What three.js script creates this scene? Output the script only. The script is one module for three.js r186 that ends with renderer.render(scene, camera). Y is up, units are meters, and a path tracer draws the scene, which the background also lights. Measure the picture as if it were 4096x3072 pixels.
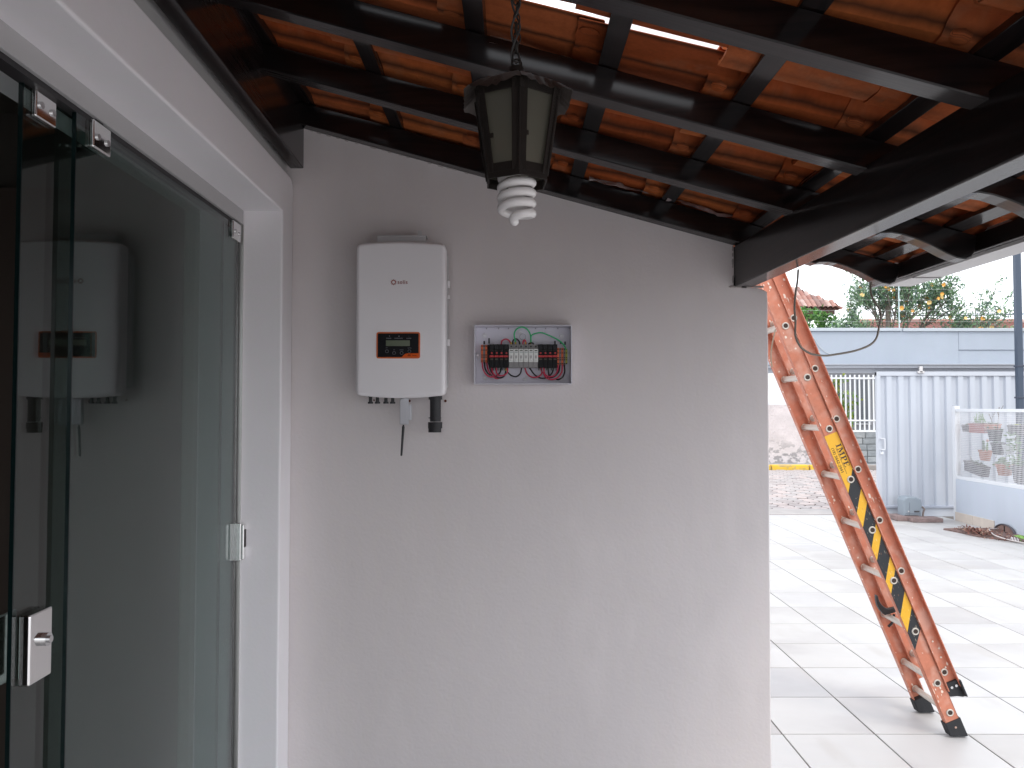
import * as THREE from 'three';
import { RoundedBoxGeometry } from 'three/addons/geometries/RoundedBoxGeometry.js';
import { mergeGeometries } from 'three/addons/utils/BufferGeometryUtils.js';

// ---------------------------------------------------------------- camera, sky, sun, exposure
const scene = new THREE.Scene();
const camera = new THREE.PerspectiveCamera(54.07, 4 / 3, 0.05, 800);
camera.position.set(0, 1.5, 0);
camera.rotation.set(0.0312, 0, 0);
{
  // overcast sky, brighter overhead, thin broken cloud
  const w = 256, h = 128, d = new Float32Array(w * h * 4);
  for (let j = 0; j < h; j++) for (let i = 0; i < w; i++) {
    const el = ((j + 0.5) / h - 0.5) * Math.PI, az = (i + 0.5) / w * Math.PI * 2, k = (j * w + i) * 4;
    const s = Math.max(0, Math.sin(el));
    const cl = 0.04 * (Math.sin(az * 3 + 2.1 * s) * Math.sin(s * 9 + az * 2) + 0.6 * Math.sin(az * 7 - s * 13));
    const up = el >= 0;
    const L = up ? 1.36 - 0.2 * s + cl * s : 0.45;
    d[k] = L * (up ? 0.95 - 0.02 * s : 0.9); d[k + 1] = L * (up ? 0.985 : 0.9); d[k + 2] = L * (up ? 1.04 + 0.02 * s : 0.9); d[k + 3] = 1;
  }
  const sky = new THREE.DataTexture(d, w, h, THREE.RGBAFormat, THREE.FloatType);
  sky.mapping = THREE.EquirectangularReflectionMapping; sky.magFilter = THREE.LinearFilter; sky.needsUpdate = true;
  scene.background = sky; scene.environment = sky;
}
const sun = new THREE.DirectionalLight(0xfff2e2, 0.55);
sun.position.set(9, 16, 7); sun.target.position.set(1.5, 0, -4);
sun.castShadow = true; sun.shadow.radius = 30; sun.shadow.mapSize.set(2048, 2048);
Object.assign(sun.shadow.camera, { left: -14, right: 14, top: 14, bottom: -14, near: 0.5, far: 60 });
scene.add(sun); scene.add(sun.target);
const renderer = new THREE.WebGLRenderer({ antialias: true });
renderer.shadowMap.enabled = true;
renderer.toneMapping = THREE.LinearToneMapping;
renderer.toneMappingExposure = 1.74;

// ---------------------------------------------------------------- helpers
let seed = 7;
const rnd = () => { seed = (seed + 0x6D2B79F5) | 0; let t = Math.imul(seed ^ seed >>> 15, 1 | seed); t = t + Math.imul(t ^ t >>> 7, 61 | t) ^ t; return ((t ^ t >>> 14) >>> 0) / 4294967296; };
const rr = (a, b) => a + (b - a) * rnd();
const V = (x, y, z) => new THREE.Vector3(x, y, z);
const lin = (r, g, b) => new THREE.Color().setRGB(r, g, b);
const used = {};
function nm(n) { used[n] = (used[n] ?? -1) + 1; return used[n] ? n + '_' + String(used[n]).padStart(3, '0') : n; }
function shade(o) { o.traverse(c => { if (c.isMesh) { c.castShadow = true; c.receiveShadow = true; } }); return o; }
function tag(o, label, category, group) { o.userData = { ...o.userData, label, category }; if (group) o.userData.group = group; return o; }
function thing(name, label, category, p = [0, 0, 0], group, ry = 0) {
  const o = new THREE.Group(); o.name = nm(name); o.position.set(...p); o.rotation.y = ry; scene.add(o); return tag(o, label, category, group);
}
function part(name, geo, mat, parent, label) {
  const m = new THREE.Mesh(Array.isArray(geo) ? merge(geo) : geo, mat); m.name = name; m.castShadow = m.receiveShadow = true; parent.add(m);
  if (label) m.userData.label = label; return m;
}
const parts = (name, geos, mat, parent) => geos.map(g => part(name, g, mat, parent));
function stuff(name, geo, mat, parent) { const m = part(name, geo, mat, parent); m.userData.kind = 'stuff'; return m; }
function struct(name, geo, mat) { const m = part(name, geo, mat, scene); m.userData.kind = 'structure'; return m; }
function merge(list) {
  return mergeGeometries(list.map(g => { const q = g.index ? g.toNonIndexed() : g; for (const k of Object.keys(q.attributes)) if (!['position', 'normal', 'uv'].includes(k)) q.deleteAttribute(k); return q; }));
}
// uv in metres by the dominant axis of the normal; along = axis that becomes u
function uvm(g, along = 'x', off = 0) {
  const p = g.attributes.position, n = g.attributes.normal, uv = new Float32Array(p.count * 2);
  for (let i = 0; i < p.count; i++) {
    const a = [p.getX(i), p.getY(i), p.getZ(i)], q = [Math.abs(n.getX(i)), Math.abs(n.getY(i)), Math.abs(n.getZ(i))];
    let m = q[0] >= q[1] && q[0] >= q[2] ? 0 : q[1] >= q[2] ? 1 : 2, ax = [0, 1, 2].filter(k => k !== m);
    const li = 'xyz'.indexOf(along); if (ax[1] === li) ax.reverse();
    uv[2 * i] = a[ax[0]] + off; uv[2 * i + 1] = a[ax[1]] + off * 0.37;
  }
  g.setAttribute('uv', new THREE.BufferAttribute(uv, 2)); return g;
}
const bx = (w, h, d, x = 0, y = 0, z = 0, along = 'x') => uvm(new THREE.BoxGeometry(w, h, d).translate(x, y, z), along, x * 3.1 + z * 1.7);
const rb = (w, h, d, x = 0, y = 0, z = 0, r = 0.004, along = 'x', seg = 2) => uvm(new RoundedBoxGeometry(w, h, d, seg, Math.min(r, w / 2.01, h / 2.01, d / 2.01)).translate(x, y, z), along, x * 3.1 + z * 1.7);
function rod(a, b, r, seg = 10, r2 = r) {
  const A = V(...a), B = V(...b), L = A.distanceTo(B), g = new THREE.CylinderGeometry(r2, r, L, seg);
  g.translate(0, L / 2, 0).applyQuaternion(new THREE.Quaternion().setFromUnitVectors(V(0, 1, 0), B.clone().sub(A).normalize())).translate(...a); return g;
}
const tube = (pts, r, seg = 40, rs = 7) => new THREE.TubeGeometry(new THREE.CatmullRomCurve3(pts.map(p => V(...p))), seg, r, rs);
const cyl = (r, h, x, y, z, ax = 'y', seg = 16, r2 = r) => { const g = new THREE.CylinderGeometry(r2, r, h, seg); if (ax === 'z') g.rotateX(Math.PI / 2); if (ax === 'x') g.rotateZ(Math.PI / 2); return g.translate(x, y, z); };
function ext(pts, depth, bevel = 0, bs = 2) {
  const s = pts instanceof THREE.Shape ? pts : new THREE.Shape(pts.map(p => new THREE.Vector2(...p)));
  return new THREE.ExtrudeGeometry(s, { depth, bevelEnabled: bevel > 0, bevelSize: bevel, bevelThickness: bevel, bevelSegments: bs, bevelOffset: -bevel, curveSegments: 12 });
}
function rrShape(w, h, r, cx = 0, cy = 0) {
  const s = new THREE.Shape(), x = cx - w / 2, y = cy - h / 2;
  s.moveTo(x + r, y); s.lineTo(x + w - r, y); s.quadraticCurveTo(x + w, y, x + w, y + r); s.lineTo(x + w, y + h - r); s.quadraticCurveTo(x + w, y + h, x + w - r, y + h);
  s.lineTo(x + r, y + h); s.quadraticCurveTo(x, y + h, x, y + h - r); s.lineTo(x, y + r); s.quadraticCurveTo(x, y, x + r, y); return s;
}
// small bevelled block with its base at y = 0: 18 faces
function chamfer(w, h, d, c, cy = c) {
  const P = []; for (const [iy, q] of [[0, 0], [h - cy, 0], [h, c]]) for (const [sx, sz] of [[-1, -1], [1, -1], [1, 1], [-1, 1]]) P.push([sx * (w / 2 - q), iy, sz * (d / 2 - q)]);
  const I = []; const quad = (a, b, c2, e) => I.push(a, b, c2, a, c2, e);
  for (let k = 0; k < 2; k++) for (let i = 0; i < 4; i++) { const j = (i + 1) % 4; quad(k * 4 + i, k * 4 + 4 + i, k * 4 + 4 + j, k * 4 + j); }
  quad(8, 11, 10, 9);
  const pos = new Float32Array(I.length * 3); I.forEach((v, i) => pos.set(P[v], i * 3));
  const g = new THREE.BufferGeometry(); g.setAttribute('position', new THREE.BufferAttribute(pos, 3)); g.computeVertexNormals(); return uvm(g);
}

// ---------------------------------------------------------------- procedural textures
const hash = (x, y, s) => { let h = Math.imul(x, 374761393) ^ Math.imul(y, 668265263) ^ Math.imul(s, 2246822519); h = Math.imul(h ^ h >>> 13, 1274126177); return ((h ^ h >>> 16) >>> 0) / 4294967296; };
function vn(x, y, px, py, s) {               // value noise, period px, py
  const xi = Math.floor(x), yi = Math.floor(y), fx = x - xi, fy = y - yi, u = fx * fx * (3 - 2 * fx), v = fy * fy * (3 - 2 * fy), m = (a, n) => ((a % n) + n) % n;
  const a = hash(m(xi, px), m(yi, py), s), b = hash(m(xi + 1, px), m(yi, py), s), c = hash(m(xi, px), m(yi + 1, py), s), d = hash(m(xi + 1, px), m(yi + 1, py), s);
  return a + (b - a) * u + (c - a) * v + (a - b - c + d) * u * v;
}
function fbm(u, v, fx, fy, oct, s) { let r = 0, a = 0.5, t = 0; for (let o = 0; o < oct; o++) { r += a * vn(u * fx, v * fy, fx, fy, s + o); t += a; a *= 0.55; fx *= 2; fy *= 2; } return r / t; }
function tex(w, h, mx, my, fn, srgb = true) {   // fn(u, v) -> [r, g, b] linear 0..1 ; mx, my metres covered
  const d = new Uint8Array(w * h * 4), enc = x => { x = Math.min(1, Math.max(0, x)); return srgb ? 255 * (x <= 0.0031308 ? 12.92 * x : 1.055 * x ** (1 / 2.4) - 0.055) : 255 * x; };
  for (let j = 0; j < h; j++) for (let i = 0; i < w; i++) { const c = fn((i + 0.5) / w, (j + 0.5) / h), k = (j * w + i) * 4; d[k] = enc(c[0]); d[k + 1] = enc(c[1]); d[k + 2] = enc(c[2]); d[k + 3] = 255; }
  const t = new THREE.DataTexture(d, w, h); t.wrapS = t.wrapT = THREE.RepeatWrapping; t.magFilter = THREE.LinearFilter; t.minFilter = THREE.LinearMipmapLinearFilter; t.generateMipmaps = true;
  if (srgb) t.colorSpace = THREE.SRGBColorSpace; t.repeat.set(1 / mx, 1 / my); t.needsUpdate = true; return t;
}
const mixc = (a, b, t) => [a[0] + (b[0] - a[0]) * t, a[1] + (b[1] - a[1]) * t, a[2] + (b[2] - a[2]) * t];
const sc = (a, k) => [a[0] * k, a[1] * k, a[2] * k];
const sst = (a, b, x) => { x = Math.min(1, Math.max(0, (x - a) / (b - a))); return x * x * (3 - 2 * x); };
const M = (o) => new THREE.MeshPhysicalMaterial(o);
const plain = (r, g, b, rough = 0.6, o = {}) => M({ color: lin(r, g, b), roughness: rough, ...o });

// rolled wall paint: fine orange peel over slow trowel waves
const plasterBump = tex(512, 512, 0.8, 0.8, (u, v) => { const a = fbm(u, v, 6, 6, 3, 11) * 0.78 + 0.22 * fbm(u, v, 90, 90, 2, 21); return [a, a, a]; }, false);
const wallMap = tex(512, 512, 2.6, 2.6, (u, v) => { const a = fbm(u, v, 4, 4, 5, 31), b = fbm(u, v, 40, 10, 2, 41); return sc([0.69, 0.64, 0.638], 0.92 + 0.1 * a + 0.03 * b + 0.05 * sst(0.55, 0.7, fbm(u, v, 9, 3, 4, 47))); });
const whiteMap = tex(512, 512, 2.2, 2.2, (u, v) => { const a = fbm(u, v, 5, 5, 5, 51); return sc([0.9, 0.87, 0.89], 0.92 + 0.1 * a); });
const outMap = tex(512, 512, 3, 3, (u, v) => { const a = fbm(u, v, 5, 3, 5, 61), b = fbm(u, v, 22, 3, 3, 71); return sc([0.375, 0.42, 0.485], 0.9 + 0.11 * a + 0.05 * b); });
const MT = {};
MT.wall = M({ map: wallMap, bumpMap: plasterBump, bumpScale: 0.0021, roughness: 0.72 });
MT.band = M({ map: wallMap, color: lin(0.78, 0.82, 0.81), bumpMap: plasterBump, bumpScale: 0.002, roughness: 0.8 });  // grey wall paint, tinted darker to paint in the shade on the upper strip
MT.white = M({ map: whiteMap, bumpMap: plasterBump, bumpScale: 0.0012, roughness: 0.55 });
MT.out = M({ map: outMap, bumpMap: plasterBump, bumpScale: 0.003, roughness: 0.8 });
// dark varnished wood, grain along u
const woodF = (u, v) => { const w = 0.02 * Math.sin(u * 12.566 + 6 * fbm(u, v, 2, 4, 2, 3)), g = fbm(u, v + w, 3, 60, 4, 81), p = fbm(u, v, 5, 8, 3, 91); return mixc([0.004, 0.003, 0.0034], [0.013, 0.0072, 0.0068], sst(0.3, 0.75, g * 0.6 + p * 0.4)); };
MT.wood = M({
  map: tex(512, 512, 1.2, 0.5, woodF), roughness: 0.5, specularIntensity: 0.25, clearcoat: 0.8, clearcoatRoughness: 0.14,
  bumpMap: tex(512, 512, 1.2, 0.5, (u, v) => { const g = fbm(u, v, 3, 70, 4, 81) * 0.7 + 0.3 * fbm(u, v, 20, 8, 3, 5); return [g, g, g]; }, false), bumpScale: 0.0006,
});
// terracotta, several firings
const clayMap = (c, s) => tex(256, 256, 0.45, 0.45, (u, v) => {
  const a = fbm(u, v, 7, 11, 5, s), b = fbm(u, v, 5, 8, 4, s + 9), e = fbm(u, v, 60, 60, 2, s + 19);
  let k = mixc(c, sc(c, 0.7), sst(0.4, 0.8, a) * 0.6); k = mixc(k, [0.3, 0.19, 0.13], 0.22 * sst(0.58, 0.75, b)); return sc(k, 0.9 + 0.2 * e);
});
const clayTile = (c, s) => tex(256, 256, 0.45, 0.252, (u, v) => {   // soot plus painted-in shade lines along the laps and hollow of each tile
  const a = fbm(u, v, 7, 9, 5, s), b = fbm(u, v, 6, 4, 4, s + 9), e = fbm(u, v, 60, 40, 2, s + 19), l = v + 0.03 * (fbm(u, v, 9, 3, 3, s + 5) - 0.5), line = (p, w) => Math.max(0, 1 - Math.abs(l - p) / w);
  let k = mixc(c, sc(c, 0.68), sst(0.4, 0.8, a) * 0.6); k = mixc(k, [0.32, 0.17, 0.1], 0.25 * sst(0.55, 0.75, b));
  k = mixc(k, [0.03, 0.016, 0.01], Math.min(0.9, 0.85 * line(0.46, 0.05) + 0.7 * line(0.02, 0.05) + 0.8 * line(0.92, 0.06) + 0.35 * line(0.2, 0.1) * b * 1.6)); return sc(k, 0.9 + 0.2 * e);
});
const clayBump = tex(256, 256, 0.3, 0.3, (u, v) => { const a = fbm(u, v, 40, 12, 3, 15); return [a, a, a]; }, false);
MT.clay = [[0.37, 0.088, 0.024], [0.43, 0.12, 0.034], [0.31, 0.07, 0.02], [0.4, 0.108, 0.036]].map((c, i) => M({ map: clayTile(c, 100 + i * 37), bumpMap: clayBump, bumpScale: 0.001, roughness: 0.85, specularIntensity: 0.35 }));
MT.clayOld = [[0.42, 0.23, 0.19], [0.34, 0.16, 0.13], [0.52, 0.36, 0.32], [0.28, 0.17, 0.15]].map((c, i) => M({ map: clayMap(c, 300 + i * 31), roughness: 0.9 }));
const alu = plain(0.72, 0.71, 0.69, 0.38, { metalness: 0.85 });
const dullAlu = M({ color: lin(0.62, 0.58, 0.52), roughness: 0.55, metalness: 0.55, bumpMap: clayBump, bumpScale: 0.0004 });
const chrome = plain(0.86, 0.85, 0.84, 0.08, { metalness: 1 });
const steel = plain(0.7, 0.7, 0.7, 0.25, { metalness: 1 });
const blackPlastic = plain(0.016, 0.016, 0.018, 0.45);
const rubber = M({ color: lin(0.02, 0.021, 0.024), roughness: 0.75, bumpMap: clayBump, bumpScale: 0.001 });
const whitePaint = M({ color: lin(0.72, 0.735, 0.76), roughness: 0.42, bumpMap: plasterBump, bumpScale: 0.0006 });

// ---------------------------------------------------------------- ground, yard floor, street
const ZW = -2.76;                             // front face of the back wall
struct('ground', uvm(new THREE.PlaneGeometry(500, 500).rotateX(-Math.PI / 2).translate(0, -0.16, 0)), plain(0.22, 0.2, 0.18, 0.95));
{
  const veins = (u, v) => { const w = 0.09 * fbm(u, v, 4, 4, 3, 401), a = fbm(u + w, v, 5, 9, 5, 411), b = fbm(u, v + w, 14, 5, 4, 421); return mixc(mixc([0.51, 0.5, 0.495], [0.43, 0.415, 0.415], sst(0.4, 0.8, a)), [0.43, 0.405, 0.385], 0.6 * sst(0.55, 0.78, b)); };
  const tileMap = tex(1024, 1024, 3.1, 3.1, veins);
  const tileRough = tex(256, 256, 1.3, 1.3, (u, v) => { const a = 0.3 + 0.3 * fbm(u, v, 6, 6, 4, 431); return [a, a, a]; }, false);
  const tileMats = [[1, 1, 1], [0.97, 0.955, 0.935], [0.985, 0.982, 0.98], [1, 0.993, 0.985]].map(c => M({ map: tileMap, roughnessMap: tileRough, roughness: 1, color: lin(...c) }));
  const floor = struct('floor', uvm(new THREE.BoxGeometry(13.5, 0.08, 18.6).translate(-0.55, -0.0455, -1.35)), M({ color: lin(0.19, 0.17, 0.155), roughness: 0.95, bumpMap: clayBump, bumpScale: 0.002 }));
  const PX = 0.425, PZ = 0.441, geos = [];
  for (let k = 0; k < 14; k++) { const g = chamfer(PX - 0.007, 0.012, PZ - 0.007, 0.0018, 0.0014); const uv = g.attributes.uv, ox = rr(0, 3), oy = rr(0, 3); for (let i = 0; i < uv.count; i++) uv.setXY(i, uv.getX(i) + ox, uv.getY(i) + oy); geos.push(g); }
  const far = [];
  for (let i = -16; i <= 11; i++) for (let j = -17; j <= 23; j++) {
    const x = 1.455 + i * PX, z = -3.285 + j * PZ + 0; if (x > 5.98 || x < -5 || z < -10.5 || z > 7.6) continue;
    const d = -z, inView = d > 2.7 && x > 0.3 * d - 0.25 && x < 0.70 * d + 0.3;
    if (inView) {
      const m = part('floor_tile', geos[Math.floor(rnd() * 14)], tileMats[Math.floor(rnd() * 4)], floor); m.position.set(x + rr(-.0008, .0008), -0.0118 + rr(0, 0.0007), z + rr(-.0008, .0008)); m.rotation.set(rr(-.0012, .0012), rnd() < 0.5 ? 0 : Math.PI, rr(-.0012, .0012));
    } else far.push([x, z]);
  }
  const im = new THREE.InstancedMesh(geos[0], tileMats[0], far.length), mm = new THREE.Matrix4(); im.name = 'floor_tiles'; im.userData.kind = 'stuff';
  far.forEach(([x, z], i) => im.setMatrixAt(i, mm.makeTranslation(x, -0.012, z))); im.receiveShadow = true; floor.add(im);
  // worn concrete threshold between yard and street
  struct('threshold', [uvm(new THREE.BoxGeometry(12, 0.09, 0.42).translate(3, -0.055, -10.88)), uvm(new THREE.BoxGeometry(12, 0.1, 0.3).translate(3, -0.08, -11.26))], M({ map: tex(256, 256, 1.5, 1.5, (u, v) => sc([0.42, 0.39, 0.38], 0.75 + 0.4 * fbm(u, v, 8, 8, 5, 441))), roughness: 0.9 }));
  // street of hexagonal concrete blocks
  const road = struct('road', uvm(new THREE.BoxGeometry(60, 0.06, 8.2).translate(10, -0.144, -15.5)), plain(0.055, 0.045, 0.04, 0.95));
  const a = 0.148, sh = []; for (let k = 0; k < 6; k++) { const t = k * Math.PI / 3; sh.push([Math.cos(t) * (a - 0.013), Math.sin(t) * (a - 0.013)]); }
  const hexG = ext(sh, 0.03, 0.007, 1).rotateX(-Math.PI / 2); uvm(hexG);
  const pave = tex(256, 256, 0.6, 0.6, (u, v) => sc([0.44, 0.395, 0.385], 0.7 + 0.5 * fbm(u, v, 9, 9, 5, 451)));
  const hm = [[1, 1, 1], [0.85, 0.83, 0.83], [1.12, 1.06, 1.04], [0.93, 0.95, 0.96]].map(c => M({ map: pave, bumpMap: clayBump, bumpScale: 0.003, roughness: 0.92, color: lin(...c) }));
  const spots = [];
  for (let i = -16; i < 60; i++) for (let j = 0; j < 32; j++) {
    const x = i * 1.5 * a, z = -11.5 - j * Math.sqrt(3) * a - (i & 1 ? Math.sqrt(3) * a / 2 : 0); if (z < -19.35) continue;
    const d = -z, r = x / d; spots.push({ x, z, vis: r > 0.325 && r < 0.5, d });
  }
  spots.sort((p, q) => (q.vis - p.vis) || p.d - q.d);
  spots.slice(0, 290).forEach(s => { const m = part('paving_block', hexG, hm[Math.floor(rnd() * 4)], road); m.position.set(s.x, -0.139 + rr(0, 0.012), s.z); m.rotation.set(rr(-.02, .02), Math.floor(rnd() * 6) * Math.PI / 3, rr(-.02, .02)); });
  const rest = spots.slice(290), ih = new THREE.InstancedMesh(hexG, hm[0], rest.length); ih.name = 'paving_blocks'; ih.userData.kind = 'stuff';
  rest.forEach((s, i) => ih.setMatrixAt(i, mm.makeTranslation(s.x, -0.137, s.z))); ih.receiveShadow = true; road.add(ih);
  // far pavement and its yellow kerb
  struct('pavement', uvm(new THREE.BoxGeometry(60, 0.16, 1.2).translate(10, -0.08, -20.3)), M({ map: tex(256, 256, 2, 2, (u, v) => sc([0.36, 0.38, 0.4], 0.8 + 0.35 * fbm(u, v, 8, 8, 4, 461))), roughness: 0.92 }));
  const yel = M({ map: tex(256, 256, 1.1, 0.5, (u, v) => mixc([0.78, 0.5, 0.06], [0.42, 0.33, 0.2], 0.8 * sst(0.5, 0.72, fbm(u, v, 9, 7, 5, 471)))), bumpMap: clayBump, bumpScale: 0.004, roughness: 0.85 });
  const gry = plain(0.3, 0.27, 0.25, 0.9);
  const kerb = struct('kerb', uvm(new THREE.BoxGeometry(60, 0.08, 0.12).translate(10, -0.13, -19.6)), gry);
  for (let k = 0; k < 9; k++) { const m = part('kerb_stone', rb(0.97, 0.19, 0.2, 0, 0, 0, 0.025), k < 4 ? yel : gry, kerb); m.position.set(5.2 + k * 0.99, -0.075 + rr(-.006, .006), -19.55 + rr(-.01, .01)); m.rotation.z = rr(-.006, .006); }
}

// ---------------------------------------------------------------- back wall and roof
const Lr = x => 2.322 - 0.274 * x;             // underside of the rafters
const backWall = thing('back_wall', 'plain grey beige plastered wall carrying the inverter and the wiring box', 'wall');
{
  const s = new THREE.Shape(); s.moveTo(-1.25, -0.1); s.lineTo(0.937, -0.1); for (let y = 0; y < 1.91; y += 0.045) s.lineTo(0.938 + 0.0025 * y + 0.0035 * (fbm(y * 0.5, 0.3, 30, 3, 3, 19) - 0.5), y); s.lineTo(0.941, 1.925); s.quadraticCurveTo(0.92, 1.944, 0.87, 1.9425); s.lineTo(0.818, 1.944); s.lineTo(0.821, 2.02); s.lineTo(0.818, Lr(0.818) + 0.07); s.lineTo(-1.25, Lr(-1.25) + 0.07); s.closePath();
  part('plaster', uvm(ext(s, 0.15, 0.006, 3).translate(0, 0, ZW - 0.156)), MT.wall, backWall);
  const rust = M({ map: tex(64, 64, 0.03, 0.03, (u, v) => sc([0.13, 0.035, 0.02], 0.5 + fbm(u, v, 5, 5, 3, 501))), roughness: 0.9 });
  const hole = (x, y, r) => part('screw_hole', [cyl(r, 0.003, x, y, ZW + 0.0008, 'z', 10), new THREE.SphereGeometry(r * 0.6, 8, 6).translate(x + 0.002, y - 0.001, ZW + 0.0015)], rust, backWall);
  hole(-0.244, 1.524, 0.0048); hole(-0.376, 1.524, 0.0048); hole(-0.243, 1.705, 0.0042);  hole(-0.506, 1.527, 0.003);
  // a rough lip of old mortar where the rafter meets the plaster
  const lip = []; for (let k = 0; k < 26; k++) { const x = -0.75 + k * 0.034 + rr(-.01, .01); lip.push(new THREE.IcosahedronGeometry(rr(0.003, 0.0075), 0).scale(rr(1.5, 3), 0.8, 0.6).rotateZ(-0.27).translate(x, Lr(x) + rr(-0.002, 0.002), ZW + 0.002)); }
  for (let k = 0; k < 14; k++) lip.push(new THREE.IcosahedronGeometry(rr(0.003, 0.006), 0).scale(0.8, 2, 0.6).translate(0.814, rr(1.95, 2.1), ZW + 0.001));
  for (let k = 0; k < 14; k++) lip.push(new THREE.IcosahedronGeometry(rr(0.003, 0.007), 0).scale(2, 0.8, 0.7).translate(rr(0.8, 0.93), 1.944, ZW + 0.001));
  stuff('mortar_lip', lip, plain(0.4, 0.36, 0.35, 0.95), backWall);
}
const roof = thing('patio_roof', 'sloping terracotta tiled porch roof on dark varnished beams and rafters', 'roof');
const rafZ = [2.71, 2.255, 1.83, 1.395, 0.95, 0.5, 0.06, -0.36, -0.8].map(z => -z);     // front faces
{
  const H = 0.08, T = 0.05, x0 = -0.79, tailEnd = 1.4;
  rafZ.forEach((z, k) => {
    const s = new THREE.Shape(); s.moveTo(x0, Lr(x0)); s.lineTo(1.10, Lr(1.10)); s.lineTo(1.112, Lr(1.112) + 0.008);
    for (const [x, o] of [[1.145, 0.018], [1.177, 0.0215], [1.215, 0.0199], [1.263, 0.0131], [1.311, 0.0002], [1.342, -0.0045], [1.368, -0.0015], [1.386, 0.012], [1.397, 0.036], [1.401, 0.06]]) s.lineTo(x, Lr(x) + o);
    s.lineTo(1.402, Lr(1.402) + H); s.lineTo(x0, Lr(x0) + H); s.closePath();
    part('rafter', uvm(ext(s, T, 0.003, 1).translate(0, 0, z - T), 'x', k * 0.37), MT.wood, roof);
  });
  for (const x of [-0.748, -0.42, -0.092, 0.236, 0.564, 0.892, 1.215, 1.335]) {
    const g = rb(0.05, 0.022, 3.9, 0, 0.011, 0, 0.002, 'z', 1).rotateZ(-0.2674).translate(x, Lr(x) + H, -1.0); part('batten', g, MT.wood, roof);
  }
  // main eave beam, slightly askew in plan as in the photo
  const b = rb(0.07, 0.152, 3.8, 0.035, 0.076, 1.8, 0.005, 'z'); const bm = part('main_beam', b, MT.wood, roof); bm.position.set(0.8165, 1.944, -2.81); bm.rotation.y = 0.0545;
  const wp = part('wall_beam', rb(0.05, 0.235, 3.7, -0.025, 0.1175, 1.83, 0.004, 'z'), MT.wood, roof); wp.position.set(-0.772, 2.385, ZW); wp.rotation.y = 0.0345;
  part('fascia_board', rb(0.022, 0.055, 3.9, 1.418, 1.9985, -1.0, 0.003, 'z'), MT.wood, roof);
  // white folded gutter
  const gs = [[1.432, 2.04], [1.432, 1.966], [1.52, 1.966], [1.52, 2.03], [1.524, 2.03], [1.524, 1.962], [1.428, 1.962], [1.428, 2.04]];
  const gut = part('gutter', uvm(ext(gs, 3.8, 0).translate(0, 0, -2.86)), M({ color: lin(0.6, 0.59, 0.58), roughness: 0.4 }), roof);
  parts('gutter_joint', [bx(0.1, 0.003, 0.012, 1.476, 1.961, -2.66), bx(0.1, 0.003, 0.012, 1.476, 1.961, -0.6)], plain(0.28, 0.27, 0.27, 0.5), gut);

  // clay tiles: trough and roll, laid from the eave up, each row riding on the one below
  const P = 0.213, LEN = 0.405, N = 11, th = 0.012;
  const prof = t => { // t 0..1 across the tile -> [z, y]
const B = [[0, -0.001], [0.05, -0.012], [0.1, -0.014], [0.3, -0.014], [0.42, -0.007], [0.5, 0.01], [0.57, 0.034], [0.66, 0.044], [0.8, 0.044], [0.9, 0.038], [0.96, 0.028], [1, 0.02]][Math.round(t * N)]; const z = B[0] * 0.238, y = B[1]; return [z, y];
  };
  const tileGeo = (jit) => {
    const pos = [], idx = [], seg = 5;
    for (let l = 0; l < 2; l++) for (let i = 0; i <= N; i++) for (let j = 0; j <= seg; j++) { const [z, y] = prof(i / N), x = j / seg; pos.push(x * LEN + 0.002 * Math.sin(i * 2.1 + jit), y + l * th + 0.0025 * Math.sin(x * 3 + jit), z + 0.003 * Math.sin(x * 2 + jit * 2)); }
    const at = (l, i, j) => (l * (N + 1) + i) * (seg + 1) + j, q = (a, b2, c, d) => idx.push(a, b2, c, a, c, d);
    for (let i = 0; i < N; i++) for (let j = 0; j < seg; j++) { q(at(0, i, j), at(0, i, j + 1), at(0, i + 1, j + 1), at(0, i + 1, j)); q(at(1, i, j), at(1, i + 1, j), at(1, i + 1, j + 1), at(1, i, j + 1)); }
    for (let i = 0; i < N; i++) { q(at(0, i, 0), at(0, i + 1, 0), at(1, i + 1, 0), at(1, i, 0)); q(at(0, i, seg), at(1, i, seg), at(1, i + 1, seg), at(0, i + 1, seg)); }
    for (let j = 0; j < seg; j++) { q(at(0, 0, j), at(1, 0, j), at(1, 0, j + 1), at(0, 0, j + 1)); q(at(0, N, j), at(0, N, j + 1), at(1, N, j + 1), at(1, N, j)); }
    let g = new THREE.BufferGeometry(); g.setAttribute('position', new THREE.Float32BufferAttribute(pos, 3)); g.setIndex(idx); g = g.toNonIndexed(); g.computeVertexNormals(); 
    // smooth across the curved faces, crisp at the ends
    const p = g.attributes.position, n = g.attributes.normal, acc = {}; const key = i => [p.getX(i), p.getY(i), p.getZ(i)].map(v => Math.round(v * 2e4)).join();
    for (let i = 0; i < p.count; i++) (acc[key(i)] ??= []).push([n.getX(i), n.getY(i), n.getZ(i)]);
    const nn = new Float32Array(p.count * 3);
    for (let i = 0; i < p.count; i++) { const me = [n.getX(i), n.getY(i), n.getZ(i)], s = [0, 0, 0]; for (const o of acc[key(i)]) if (o[0] * me[0] + o[1] * me[1] + o[2] * me[2] > 0.9) { s[0] += o[0]; s[1] += o[1]; s[2] += o[2]; } const L = Math.hypot(...s); nn.set([s[0] / L, s[1] / L, s[2] / L], i * 3); }
    uvm(g, 'x', jit); for (let i = 0; i < p.count; i++) g.attributes.uv.setXY(i, p.getX(i) + jit, p.getZ(i) + 0.004); g.setAttribute('normal', new THREE.BufferAttribute(nn, 3));
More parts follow.
